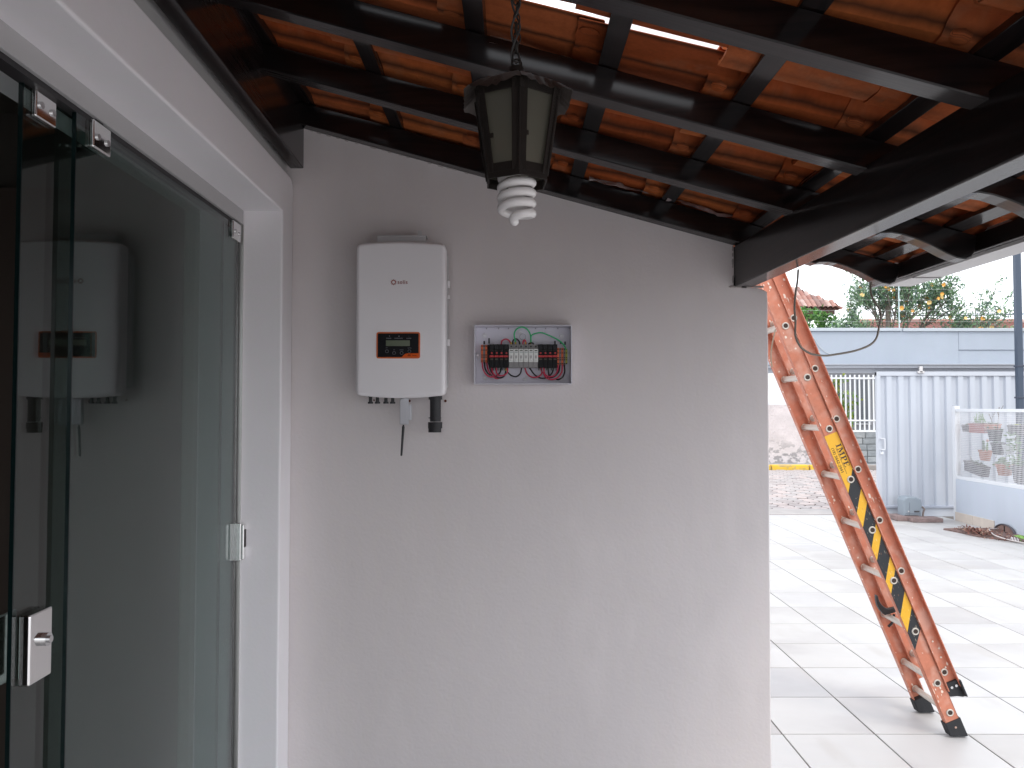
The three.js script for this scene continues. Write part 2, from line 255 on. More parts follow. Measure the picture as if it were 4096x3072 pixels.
    // hooks and end ribs below the head
    const nib = merge([g, uvm(new THREE.BoxGeometry(0.03, 0.016, 0.035).translate(0.045, -0.004, 0.045)), uvm(new THREE.SphereGeometry(0.02, 8, 6).scale(1.4, 0.9, 1).translate(0.035, 0.006, 0.1)), uvm(new THREE.SphereGeometry(0.016, 8, 6).scale(1.6, 0.9, 1.2).translate(0.03, 0.03, 0.185))]);
    return nib;
  };
  const gv = [0.3, 1.7, 2.9, 4.4].map(tileGeo);
  const heads = [-1.076, -0.748, -0.42, -0.092, 0.236, 0.564, 0.892, 1.215].map(x => x - 0.088);
  heads.forEach((hx, r) => {
    for (let c = 0; c < 18; c++) {
      let z = -2.99 + c * P; if (z > 0.8) continue;
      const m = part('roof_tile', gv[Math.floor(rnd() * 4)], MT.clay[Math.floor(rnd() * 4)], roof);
      let dz = rr(-0.003, 0.003);
      m.position.set(hx + rr(-0.006, 0.006), Lr(hx) + H + 0.0235, z + dz);
      m.rotation.set(rr(-0.008, 0.008), rr(-0.006, 0.006), -0.2674 + 0.03 + rr(-.003, .003));
      if (r === 7) m.scale.x = 0.9;
      if ((r === 3 || r === 4) && c === 5) m.scale.y = 0.15;
      if ((r === 3 || r === 4) && c === 6) m.scale.z = 0.66, m.position.z += 0.083, m.rotation.y = r === 4 ? 0.03 : 0;         // slipped tiles that let the sky in
    }
  });
}

// ---------------------------------------------------------------- house wall on the left with its door opening (turned 1.45 degrees)
const TH = 0.0253, LWP = [-0.816, 0, ZW];
const houseWall = thing('house_wall', 'white painted house wall with a deep door opening and lintel on the left', 'wall', LWP, null, TH);
{
  const s = new THREE.Shape(); s.moveTo(0.0, -0.1); s.lineTo(-0.135, -0.1); s.lineTo(-0.135, 2.19); s.lineTo(-3.3, 2.19); s.lineTo(-3.3, -0.1); s.lineTo(-6.2, -0.1); s.lineTo(-6.2, 2.341); s.lineTo(-0.045, 2.341); s.quadraticCurveTo(0, 2.34, 0, 2.29); s.closePath();
  part('plaster', uvm(ext(s, 0.33, 0.007, 3).rotateY(Math.PI / 2).translate(-0.33, 0, 0), 'z'), MT.white, houseWall);
  part('upper_band', uvm(ext([[-0.33, 2.343], [-0.012, 2.343], [-0.02, 2.395], [-0.022, 2.6], [-0.33, 2.6]], 6.2, 0.002, 1), 'z'), MT.band, houseWall);
}
const door = thing('glass_door', 'frameless green tinted glass door leaves stacked in an aluminium track', 'door', LWP, null, TH);
{
  part('track', rb(0.05, 0.05, 3.16, -0.154, 2.1655, 1.717, 0.002, 'z'), M({ color: lin(0.5, 0.49, 0.49), roughness: 0.45, metalness: 0.2 }), door);
  part('track_channel', [bx(0.034, 0.012, 3.15, -0.156, 2.134, 1.717, 'z')], plain(0.03, 0.028, 0.03, 0.5), door);
  const glass = M({ color: lin(0.64, 0.72, 0.7), roughness: 0.0, transmission: 1, thickness: 0, ior: 1.52, specularIntensity: 1 });
  const edge = plain(0.004, 0.012, 0.012, 0.15);
  const leaf = (u, s0, s1, n) => {
    const g = part('glass_leaf', bx(0.008, 2.118, s1 - s0 - 0.006, u, 1.067, (s0 + s1) / 2, 'z'), glass, door);
    part('polished_edge', [bx(0.0084, 2.118, 0.003, u, 1.067, s1 - 0.0015, 'z'), bx(0.0084, 2.118, 0.003, u, 1.067, s0 + 0.0015, 'z')], edge, g); return g;
  };
  leaf(-0.142, 0.152, 1.18); leaf(-0.164, 0.24, 1.325); 
  part('jamb_profile', bx(0.03, 2.14, 0.006, -0.142, 1.07, 0.139, 'y'), alu, door);
  const clamp = (u, s, w = 0.076) => {
    const g = part('clamp', rb(0.012, 0.062, w, u + 0.008, 2.102, s, 0.004), chrome, door);
    parts('clamp_screw', [cyl(0.007, 0.004, u + 0.0155, 2.098, s - 0.02, 'x', 12), cyl(0.007, 0.004, u + 0.0155, 2.098, s + 0.02, 'x', 12)], steel, g);
    part('hanger', bx(0.006, 0.03, 0.03, u + 0.004, 2.128, s), blackPlastic, g);
  };
  clamp(-0.142, 1.09); clamp(-0.163, 1.265, 0.07); clamp(-0.142, 0.2, 0.08);
  // chrome lock on the second leaf, cylinder and inner half
  const lk = part('lock', [rb(0.022, 0.135, 0.075, -0.148, 1.035, 1.27, 0.004), rb(0.022, 0.135, 0.075, -0.205, 1.035, 1.29, 0.004)], chrome, door);
  part('lock_cylinder', [cyl(0.013, 0.014, -0.134, 1.045, 1.262, 'x', 20), cyl(0.007, 0.02, -0.132, 1.045, 1.262, 'x', 16)], steel, lk);
  const st = part('strike_plate', [rb(0.034, 0.132, 0.02, -0.135, 1.038, 0.15, 0.004), rb(0.01, 0.12, 0.03, -0.113, 1.038, 0.147, 0.003)], chrome, door);
  part('strike_slot', bx(0.002, 0.06, 0.014, -0.1075, 1.05, 0.147), plain(0.03, 0.02, 0.02, 0.5), st);
}
const room = thing('inner_room', 'dim room seen faintly behind the glass door', 'room', LWP, null, TH);
{
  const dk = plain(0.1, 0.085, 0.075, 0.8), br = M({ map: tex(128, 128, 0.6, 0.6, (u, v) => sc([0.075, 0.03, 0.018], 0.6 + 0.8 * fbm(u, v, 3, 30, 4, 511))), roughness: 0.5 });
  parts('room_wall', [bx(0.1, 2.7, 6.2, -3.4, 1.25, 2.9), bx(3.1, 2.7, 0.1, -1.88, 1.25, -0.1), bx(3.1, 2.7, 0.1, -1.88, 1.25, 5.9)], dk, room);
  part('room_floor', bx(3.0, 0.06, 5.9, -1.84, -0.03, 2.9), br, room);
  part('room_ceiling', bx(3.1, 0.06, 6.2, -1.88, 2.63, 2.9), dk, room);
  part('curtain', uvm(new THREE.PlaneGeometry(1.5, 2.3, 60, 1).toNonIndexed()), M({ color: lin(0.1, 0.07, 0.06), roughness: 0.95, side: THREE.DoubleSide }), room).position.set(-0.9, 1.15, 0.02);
}
const sideHouse = thing('house_body', 'white house wall hidden behind the porch end wall, bearing the ladder top', 'wall');
part('plaster', uvm(ext([[-6, -0.1], [0.86, -0.1], [0.86, 3.05], [-6, 3.6]], 5, 0).translate(0, 0, -8.0)), MT.white, sideHouse);

// ---------------------------------------------------------------- wall inverter
{
  const inv = thing('solar_inverter', 'white wall mounted solar inverter with orange framed display and short antenna', 'inverter', [-0.388, 1.808, ZW]);
  const shellWhite = M({ color: lin(0.88, 0.85, 0.87), roughness: 0.38 });
  const w = 0.312, h = 0.53, s = new THREE.Shape(), r = 0.02;
  s.moveTo(-w / 2, -h / 2 + r); s.lineTo(-w / 2, h / 2 - r); s.quadraticCurveTo(-w / 2, h / 2, -w / 2 + r, h / 2 + 0.002); s.quadraticCurveTo(0, h / 2 + 0.016, w / 2 - r, h / 2 + 0.002); s.quadraticCurveTo(w / 2, h / 2, w / 2, h / 2 - r);
  s.lineTo(w / 2, -h / 2 + r); s.quadraticCurveTo(w / 2, -h / 2, w / 2 - r, -h / 2 - 0.002); s.quadraticCurveTo(0, -h / 2 - 0.018, -w / 2 + r, -h / 2 - 0.002); s.quadraticCurveTo(-w / 2, -h / 2, -w / 2, -h / 2 + r);
  // front shell
  const shell = new THREE.ExtrudeGeometry(s, { depth: 0.045, bevelEnabled: true, bevelSize: 0.014, bevelThickness: 0.014, bevelOffset: -0.014, bevelSegments: 5, curveSegments: 16 }).translate(0, 0, 0.092);
  part('front_shell', uvm(shell), shellWhite, inv);
  const back = part('rear_body', rb(0.305, 0.49, 0.066, 0.004, 0.005, 0.045, 0.012), M({ color: lin(0.5, 0.49, 0.5), roughness: 0.45 }), inv);
  const fins = []; for (let k = 0; k < 11; k++) fins.push(bx(0.004, 0.46, 0.05, -0.13 + k * 0.026, 0.005, 0.036)); parts('heat_sink_fin', fins, dullAlu, back);
  parts('side_tab', [bx(0.012, 0.024, 0.012, 0.158, 0.135, 0.06), bx(0.012, 0.024, 0.012, 0.158, -0.075, 0.06), bx(0.01, 0.012, 0.01, 0.158, 0.09, 0.055)], shellWhite, back);
  const brk = part('wall_bracket', [bx(0.176, 0.05, 0.004, -0.01, 0.278, 0.016), bx(0.176, 0.03, 0.004, -0.01, 0.298, 0.06), bx(0.176, 0.004, 0.05, -0.01, 0.311, 0.04), bx(0.014, 0.02, 0.003, 0.055, 0.32, 0.062)], M({ color: lin(0.62, 0.61, 0.62), roughness: 0.4, metalness: 0.3 }), inv);
  part('bracket_bolt', [cyl(0.006, 0.012, 0.052, 0.314, 0.055, 'y', 8)], steel, brk);
  // display
  const disp = part('display_frame', uvm(ext(rrShape(0.152, 0.092, 0.009), 0.003, 0.001, 2).translate(-0.007, -0.092, 0.1495)), plain(0.62, 0.13, 0.025, 0.45), inv);
  const cv = document.createElement('canvas'); cv.width = 560; cv.height = 320; const c = cv.getContext('2d');
  c.fillStyle = '#09090d'; c.fillRect(0, 0, 560, 320);
  c.fillStyle = '#d6560f'; c.beginPath(); c.moveTo(330, 320); c.quadraticCurveTo(365, 272, 400, 270); c.lineTo(560, 268); c.lineTo(560, 320); c.fill();
  c.fillStyle = '#8d8d92'; c.font = '600 20px sans-serif'; c.textAlign = 'center'; c.fillText('POWER', 150, 74); c.fillText('OPERATION', 285, 74); c.fillText('ALARM', 425, 74);
  c.beginPath(); c.arc(160, 36, 6, 0, 7); c.arc(290, 38, 7, 0, 7); c.fill(); c.fillStyle = '#3a3a40'; c.beginPath(); c.arc(425, 38, 6, 0, 7); c.fill();
  c.fillStyle = '#77777c'; c.font = '600 17px sans-serif'; c.fillText('ESC', 125, 200); c.fillText('UP', 225, 228); c.fillText('DOWN', 327, 230); c.fillText('ENTER', 435, 205);
  c.fillStyle = '#2a1206'; c.font = '800 34px sans-serif'; c.fillText('4G', 430, 306); c.font = 'italic 600 20px sans-serif'; c.fillText('Series', 500, 304);
  const ct = new THREE.CanvasTexture(cv); ct.colorSpace = THREE.SRGBColorSpace;
  part('display_panel', new THREE.PlaneGeometry(0.142, 0.0825).translate(-0.007, -0.092, 0.1538), M({ map: ct, roughness: 0.4, specularIntensity: 0.35 }), disp);
  part('lcd_screen', bx(0.083, 0.02, 0.0012, -0.008, -0.085, 0.1542), plain(0.12, 0.145, 0.09, 0.2), disp);
  const ring = (x, y) => new THREE.TorusGeometry(0.0052, 0.0008, 6, 20).translate(x, y, 0.1543);
  parts('button', [ring(-0.046, -0.113), ring(-0.021, -0.119), ring(0.005, -0.119), ring(0.032, -0.113)], plain(0.12, 0.12, 0.13, 0.4), disp);
  // printed logo on the shell: gear sun and the word
  const lc = document.createElement('canvas'); lc.width = 512; lc.height = 192; const l = lc.getContext('2d'); l.clearRect(0, 0, 512, 192); l.fillStyle = 'rgba(150,78,70,1)'; l.strokeStyle = 'rgba(150,78,70,1)';
  l.save(); l.translate(92, 96); for (let k = 0; k < 10; k++) { l.rotate(Math.PI / 5); l.fillRect(-10, -78, 20, 26); } l.lineWidth = 24; l.beginPath(); l.arc(0, 0, 50, 0, 7); l.stroke(); l.restore();
  l.font = '600 128px sans-serif'; l.textBaseline = 'middle'; l.fillText('solis', 192, 96);
  const lt = new THREE.CanvasTexture(lc); lt.colorSpace = THREE.SRGBColorSpace;
  part('logo', new THREE.PlaneGeometry(0.067, 0.0251).translate(-0.003, 0.128, 0.1516), M({ map: lt, transparent: true, roughness: 0.45 }), inv);
  // connectors underneath
  for (const x of [-0.115, -0.09, -0.06, -0.036]) part('cable_connector', [cyl(0.0098, 0.006, x, -0.268, 0.085, 'y', 12), cyl(0.006, 0.022, x, -0.278, 0.085, 'y', 12), cyl(0.0095, 0.007, x, -0.291, 0.085, 'y', 12), bx(0.004, 0.02, 0.014, x, -0.279, 0.085)], blackPlastic, inv);
  const wifi = part('wireless_stick', [rb(0.03, 0.092, 0.02, 0.006, -0.322, 0.09, 0.003), uvm(ext([[0.008, -0.276], [0.023, -0.276], [0.023, -0.368], [0.016, -0.368]], 0.003, 0).translate(0, 0, 0.1)), rb(0.012, 0.056, 0.012, 0.026, -0.325, 0.085, 0.002), cyl(0.014, 0.014, 0.006, -0.273, 0.09)], M({ color: lin(0.5, 0.5, 0.53), roughness: 0.35, metalness: 0.35 }), inv);
  part('antenna', [rod([0.0035, -0.369, 0.09], [0.003, -0.376, 0.09], 0.003), rod([0.003, -0.375, 0.09], [-0.003, -0.476, 0.092], 0.0048, 12, 0.0036), new THREE.SphereGeometry(0.0036, 10, 8).translate(-0.003, -0.476, 0.092)], blackPlastic, wifi);
  const X = 0.116; part('power_plug', [cyl(0.0245, 0.02, X, -0.27, 0.085, 'y', 28), cyl(0.0195, 0.08, X, -0.318, 0.085, 'y', 28), cyl(0.0225, 0.003, X - 0.002, -0.345, 0.085, 'y', 24), cyl(0.0255, 0.022, X - 0.001, -0.371, 0.085, 'y', 12), cyl(0.023, 0.014, X - 0.002, -0.389, 0.085, 'y', 24)], M({ color: lin(0.022, 0.022, 0.025), roughness: 0.5, bumpMap: clayBump, bumpScale: 0.0006 }), inv);
}

// ---------------------------------------------------------------- open wiring box: design units are thousandths of a drawing 1728 wide
{
  const K = 0.000204, o = thing('wiring_box', 'open white wiring box with breakers, surge arresters and coloured wires', 'electrical box', [0.0395, 1.6905, ZW]);
  const fx = x => (x - 1071) * K, fy = y => -(y - 692) * K;
  const box = M({ color: lin(0.66, 0.64, 0.72), roughness: 0.35 });
  const W = 0.352, Hh = 0.2125, D = 0.06, t = 0.003;
  const tray = part('tray', [rb(W, Hh, 0.004, 0, 0, 0.003, 0.001), bx(t, Hh, D, -W / 2 + t / 2, 0, D / 2), bx(t, Hh, D, W / 2 - t / 2, 0, D / 2), bx(W - 2 * t, t, D, 0, Hh / 2 - t / 2, D / 2), bx(W - 2 * t, t, D, 0, -Hh / 2 + t / 2, D / 2)], box, o);
  part('rim', [rb(0.0045, Hh + .002, 0.004, -W / 2 + .002, 0, D, 0.001), rb(0.0045, Hh + .002, 0.004, W / 2 - .002, 0, D, 0.001), rb(W - 0.005, 0.0035, 0.004, 0, Hh / 2 - .001, D, 0.001), rb(W - 0.005, 0.0035, 0.004, 0, -Hh / 2 + .001, D, 0.001)], plain(0.62, 0.61, 0.66, 0.3), tray);
  const scr = plain(0.78, 0.77, 0.8, 0.3);
  for (const [x, y, r] of [[382, 335, 26], [1765, 345, 26], [390, 1095, 24], [1765, 1095, 24], [265, 695, 24], [1885, 705, 24], [1025, 280, 16], [1115, 1120, 18]]) part('screw', [cyl(r * K, 0.012, fx(x), fy(y), 0.01, 'z', 14), new THREE.TorusGeometry(r * K * 1.55, 0.0012, 6, 20).translate(fx(x), fy(y), 0.0055)], scr, o);
  part('rail', [bx(0.305, 0.035, 0.008, 0, -0.004, 0.012)], alu, o);
  parts('knockout', [new THREE.TorusGeometry(0.011, 0.0008, 6, 28).translate(fx(1070), fy(355), 0.0055), ...[420, 638, 815, 1300, 1480, 1700].map(x => bx(0.004, 0.005, 0.003, fx(x), fy(207), 0.01))], plain(0.3, 0.29, 0.33, 0.5), tray);
  parts('marking', [[378, 460, 30, 60], [465, 428, 28, 100], [1650, 460, 26, 60], [1753, 460, 28, 50], [1832, 470, 28, 60]].map(([x, y, w, h]) => bx(w * K, h * K, 0.0015, fx(x), fy(y), 0.006)), plain(0.02, 0.02, 0.025, 0.6), tray);
  const blk = plain(0.008, 0.008, 0.01, 0.5, { specularIntensity: 0.4 }), red = plain(0.5, 0.018, 0.02, 0.4), org = plain(0.75, 0.13, 0.03, 0.45), gr = plain(0.2, 0.19, 0.19, 0.5), yg = plain(0.45, 0.45, 0.06, 0.5), lightg = plain(0.78, 0.79, 0.77, 0.4), midg = plain(0.26, 0.25, 0.25, 0.5), grn = plain(0.03, 0.46, 0.17, 0.4), dkgreen = plain(0.14, 0.24, 0.22, 0.5);
  const mod = (name, x0, x1, y0, y1, z0, z1, mat, par = o, r = 0.001) => part(name, rb((x1 - x0) * K, (y1 - y0) * K, z1 - z0, fx((x0 + x1) / 2), fy((y0 + y1) / 2), (z0 + z1) / 2, r, 'x', 1), mat, par);
  const hole = (x, y, z, r = 11) => cyl(r * K, 0.001, fx(x), fy(y), z, 'z', 10);
  // terminals
  for (const [x0, y0, y1, cols] of [[326, 512, 826, [org, gr, org, blk]], [1680, 566, 870, [org, gr, org, gr, yg]]]) cols.forEach((m, k) => {
    const b = mod('terminal', x0 + k * 37, x0 + k * 37 + 35, k === 4 ? y0 + 20 : y0, k === 4 ? y1 - 30 : y1, 0.012, 0.036, m);
    parts('terminal_screw', [0.08, 0.3, 0.58, 0.7, 0.92].map(q => bx(24 * K, 20 * K, 0.001, fx(x0 + k * 37 + 17), fy(y0 + (y1 - y0) * q), 0.0362)), plain(0.03, 0.008, 0.006, 0.6), b);
  });
  // fuse holders
  for (const x0 of [476, 1340]) for (let k = 0; k < 4; k++) {
    const a = x0 + k * 86; const b = mod('fuse_holder', a, a + 84, 505, 920, 0.012, 0.044, blk);
    mod('fuse_cover', a + 3, a + 81, 515, 600, 0.043, 0.05, plain(0.012, 0.012, 0.015, 0.4, { specularIntensity: 0.4 }), b); mod('fuse_lever', a + 1, a + 83, 702, 738, 0.044, 0.053, red, b);
    part('fuse_window', cyl(18 * K, 0.002, fx(a + 45), fy(662), 0.0445, 'z', 12), red, b);
    parts('fuse_label', [bx(70 * K, 4 * K, 0.0006, fx(a + 42), fy(612), 0.0445), bx(50 * K, 24 * K, 0.0006, fx(a + 42), fy(770), 0.0445)], plain(0.08, 0.07, 0.05, 0.6), b);
    parts('fuse_foot', [bx(0.003, 0.01, 0.012, fx(a + 16), fy(940), 0.026), bx(0.003, 0.01, 0.012, fx(a + 66), fy(940), 0.026)], plain(0.06, 0.065, 0.05, 0.6), b);
  }
  // surge arresters
  for (let k = 0; k < 6; k++) {
    const a = 822 + k * 86.5; const b = mod('surge_arrester', a, a + 85, 505, 920, 0.012, 0.042, midg);
    mod('arrester_face', a + 2, a + 83, 592, 822, 0.04, 0.056, lightg, b); part('arrester_screw', hole(a + 44, 545, 0.0424, 17), plain(0.02, 0.02, 0.02, 0.5), b);
    part('arrester_print', [bx(50 * K, 18 * K, 0.0005, fx(a + 46), fy(622), 0.0562)], plain(0.06, 0.06, 0.06, 0.6), b);
    part('arrester_stripe', [bx(58 * K, 7 * K, 0.0005, fx(a + 46), fy(652), 0.0562)], dkgreen, b);
    parts('arrester_lever', [bx(32 * K, 52 * K, 0.002, fx(a + 44), fy(735), 0.057), bx(10 * K, 10 * K, 0.001, fx(a + 30), fy(792), 0.0565), bx(10 * K, 10 * K, 0.001, fx(a + 58), fy(792), 0.0565)], plain(0.45, 0.44, 0.44, 0.5), b);
  }
  const wire = (pts, mat, z = 0.028, name = 'wire') => part(name, tube(pts.map(([x, y], i) => [fx(x), fy(y), z + 0.008 * Math.sin(i / (pts.length - 1) * Math.PI)]), 0.0027, 40, 7), mat, o);
  wire([[940, 480], [920, 300], [980, 220], [1060, 200], [1150, 240], [1205, 340], [1210, 490]], grn, 0.034, 'green_wire');
  wire([[1215, 480], [1222, 350], [1300, 310], [1400, 300], [1560, 360], [1700, 430], [1800, 520], [1838, 600]], grn, 0.036, 'green_wire');
  const wr = plain(0.6, 0.045, 0.1, 0.4), wb = plain(0.01, 0.01, 0.014, 0.4);
  [[[680, 520], [700, 440], [765, 410], [830, 440], [862, 510]], [[1070, 510], [1080, 440], [1105, 428], [1132, 510]],
  [[345, 820], [360, 930], [410, 1030], [490, 1085], [560, 1075]], [[425, 820], [450, 950], [520, 1060], [600, 1110], [690, 1090]], [[520, 920], [525, 980], [560, 1040], [610, 1080]], [[600, 915], [600, 1000], [650, 1060], [740, 1050], [800, 990], [790, 920]],
  [[1105, 915], [1150, 1030], [1240, 1088], [1350, 1075], [1410, 1010], [1385, 915]], [[1440, 915], [1460, 1030], [1540, 1080], [1640, 1050], [1690, 960], [1698, 865]], [[1772, 865], [1760, 990], [1680, 1100], [1560, 1130], [1480, 1090], [1430, 1000]]].forEach((p, i) => wire(p, wr, 0.026 + (i % 3) * 0.004, 'red_wire'));
  [[[885, 510], [900, 430], [950, 405], [1000, 440], [1022, 510]], [[1170, 500], [1200, 480], [1245, 480], [1262, 510]], [[385, 820], [400, 930], [450, 1020], [520, 1060]], [[462, 820], [500, 970], [580, 1070], [670, 1100], [740, 1060], [775, 915]], [[690, 915], [660, 1010], [600, 1060]],
  [[800, 1000], [870, 1060], [950, 1078], [1020, 1030], [1050, 915]], [[1188, 915], [1280, 1040], [1380, 1100], [1500, 1095], [1590, 1010], [1620, 915]], [[1735, 865], [1700, 1000], [1620, 1080], [1540, 1100]], [[1808, 865], [1810, 1000], [1770, 1090], [1700, 1130], [1660, 1120]], [[1520, 915], [1525, 990], [1540, 1060]]].forEach((p, i) => wire(p, wb, 0.024 + (i % 3) * 0.005, 'black_wire'));
  parts('wire_ferrule', [[862, 485], [940, 480], [1205, 480], [1115, 480], [775, 955]].map(([x, y]) => cyl(0.003, 0.008, fx(x), fy(y), 0.034, 'y', 8)), plain(0.55, 0.38, 0.05, 0.5), o);
}

// ---------------------------------------------------------------- hanging lantern
{
  const o = thing('hanging_lantern', 'dark hexagonal tin lantern hanging on a chain with a white spiral bulb', 'lantern', [0.009, 1.935, -1.42], null, 0.06);
  const tin = M({ color: lin(0.03, 0.022, 0.018), roughness: 0.55, metalness: 0.35, bumpMap: clayBump, bumpScale: 0.0012 });
  const R0 = 0.0625, R1 = 0.0885, HB = 0.158;                    // hexagon, a corner towards the camera
  const pt = (k, R, y) => [Math.sin(k * Math.PI / 3) * R, y, Math.cos(k * Math.PI / 3) * R];
  const frosted = M({ color: lin(0.36, 0.345, 0.27), roughness: 0.42, transmission: 0.75, thickness: 0, bumpMap: plasterBump, bumpScale: 0.0006, side: THREE.DoubleSide });
  const bars = [];
  const strip = (a, b, w) => { // flat bar on a facet
    const A = V(...a), B = V(...b), L = A.distanceTo(B), dir = B.clone().sub(A).normalize(), out = A.clone().add(B).multiplyScalar(0.5).setY(0).normalize(), side = dir.clone().cross(out).normalize(), nn = side.clone().cross(dir);
    const g = new THREE.BoxGeometry(w, L, 0.0025); g.applyMatrix4(new THREE.Matrix4().makeBasis(side, dir, nn)); const c2 = A.clone().add(B).multiplyScalar(0.5); return g.translate(c2.x, c2.y, c2.z);
  };
  const lerp = (p, q, t) => p.map((v, i) => v + (q[i] - v) * t);
  for (let k = 0; k < 6; k++) {
    const a0 = pt(k, R0, 0), a1 = pt(k, R1, HB), b0 = pt(k + 1, R0, 0), b1 = pt(k + 1, R1, HB);
    bars.push(strip(lerp(a0, b0, 0.09), lerp(a1, b1, 0.09), 0.0155), strip(lerp(a0, b0, 0.91), lerp(a1, b1, 0.91), 0.0155));
    bars.push(strip(lerp(lerp(a0, a1, 0.055), lerp(b0, b1, 0.055), 0), lerp(lerp(a0, a1, 0.055), lerp(b0, b1, 0.055), 1), 0.016), strip(lerp(a0, a1, 0.955), lerp(b0, b1, 0.955), 0.016));
    bars.push(strip(lerp(lerp(a0, a1, 0.42), lerp(b0, b1, 0.42), 0.16), lerp(lerp(a0, a1, 0.42), lerp(b0, b1, 0.42), 0.27), 0.008));
    bars.push(rod(a0, a1, 0.0025, 6));
    // little triangular lip below
    const c0 = lerp(a0, b0, 0.5); bars.push(strip([a0[0], -0.004, a0[2]], [b0[0], -0.004, b0[2]], 0.012));
    const q = 0.93, P4 = [lerp(a0, a1, 0.05), lerp(b0, b1, 0.05), lerp(b0, b1, 0.96), lerp(a0, a1, 0.96)].map(p => [p[0] * q, p[1], p[2] * q]);
    const g = new THREE.BufferGeometry(); g.setAttribute('position', new THREE.Float32BufferAttribute([...P4[0], ...P4[1], ...P4[2], ...P4[0], ...P4[2], ...P4[3]], 3)); g.computeVertexNormals(); uvm(g); part('frosted_pane', g, frosted, o);
  }
  part('frame', bars, tin, o);
  // hammered hexagonal hood with a wavy rim
  const seg = 72, pos = [], idx = [], Rn = [[0.012, 0.205], [0.05, 0.187], [0.09, 0.168], [0.116, 0.146]];
  for (let j = 0; j < Rn.length; j++) for (let i = 0; i <= seg; i++) {
    const t = i / seg * Math.PI * 2, f = Math.cos(Math.PI / 6) / Math.cos(((t % (Math.PI / 3)) + Math.PI / 3) % (Math.PI / 3) - Math.PI / 6), R = Rn[j][0] * f * (1 + (j === 3 ? 0.012 * Math.sin(i * 2.6) : 0));
    pos.push(Math.sin(t) * R, Rn[j][1] + (j >= 2 ? 0.0022 * Math.sin(i * 2.6) : 0) + (j === 3 ? 0.004 * Math.cos(t * 6) : 0), Math.cos(t) * R);
  }
  for (let j = 0; j < 3; j++) for (let i = 0; i < seg; i++) { const a = j * (seg + 1) + i, b = a + 1, c2 = a + seg + 1, d = c2 + 1; idx.push(a, c2, b, b, c2, d); }
  const hg = new THREE.BufferGeometry(); hg.setAttribute('position', new THREE.Float32BufferAttribute(pos, 3)); hg.setIndex(idx); hg.computeVertexNormals(); uvm(hg);
  part('hood', hg, M({ color: lin(0.085, 0.07, 0.062), roughness: 0.6, metalness: 0.25, side: THREE.DoubleSide, bumpMap: clayBump, bumpScale: 0.002 }), o);
  part('finial', [cyl(0.014, 0.012, 0, 0.208, 0), new THREE.TorusGeometry(0.009, 0.0022, 6, 16).translate(0, 0.222, 0)], tin, o);
  const bulb = part('bulb', (() => {
    const pts = []; const turns = 4.2, R = 0.0295;
    for (let i = 0; i <= 90; i++) { const t = i / 90, a = -0.2 - t * turns * Math.PI * 2 , e = Math.min(1, Math.max(0, (t - 0.9) / 0.1)); pts.push([Math.sin(a) * R * (1 - 0.85 * e), 0.006 - t * 0.082 - 0.006 * e, Math.cos(a) * R * (1 - 0.85 * e)]); }
    return [tube(pts, 0.0082, 260, 12), new THREE.SphereGeometry(0.0082, 12, 10).translate(...pts[90]), rod([0, -0.004, 0], [0, 0.012, 0], 0.008)];
  })(), M({ color: lin(0.8, 0.77, 0.76), roughness: 0.3 }), o);
  part('bulb_base', [cyl(0.03, 0.018, 0, 0.02, 0, 'y', 24), cyl(0.028, 0.045, 0, 0.05, 0, 'y', 24, 0.02), cyl(0.013, 0.03, 0, 0.088, 0, 'y', 16)], plain(0.72, 0.69, 0.62, 0.4), bulb);
  // chain and the twisted flex beside it
  const chainM = M({ color: lin(0.06, 0.055, 0.05), roughness: 0.5, metalness: 0.6 });
  for (let k = 0; k < 9; k++) { const g = new THREE.TorusGeometry(0.0085, 0.0017, 6, 16).scale(0.75, 1.35, 1).rotateY(k % 2 ? Math.PI / 2 + 0.2 : 0.2); const m = part('chain_link', g, chainM, o); m.position.set(0.001 * (k % 3 - 1), 0.236 + k * 0.0185, 0); }
  const fl = ph => { const p = []; for (let i = 0; i <= 14; i++) { const y = 0.2 + i * 0.0136, a = i * 0.75 + ph; p.push([Math.sin(a) * 0.008 - 0.002, y, Math.cos(a) * 0.008]); } return tube(p, 0.0021, 60, 6); };
  parts('flex', [fl(0), fl(2.6)], plain(0.05, 0.05, 0.048, 0.6), o);
}
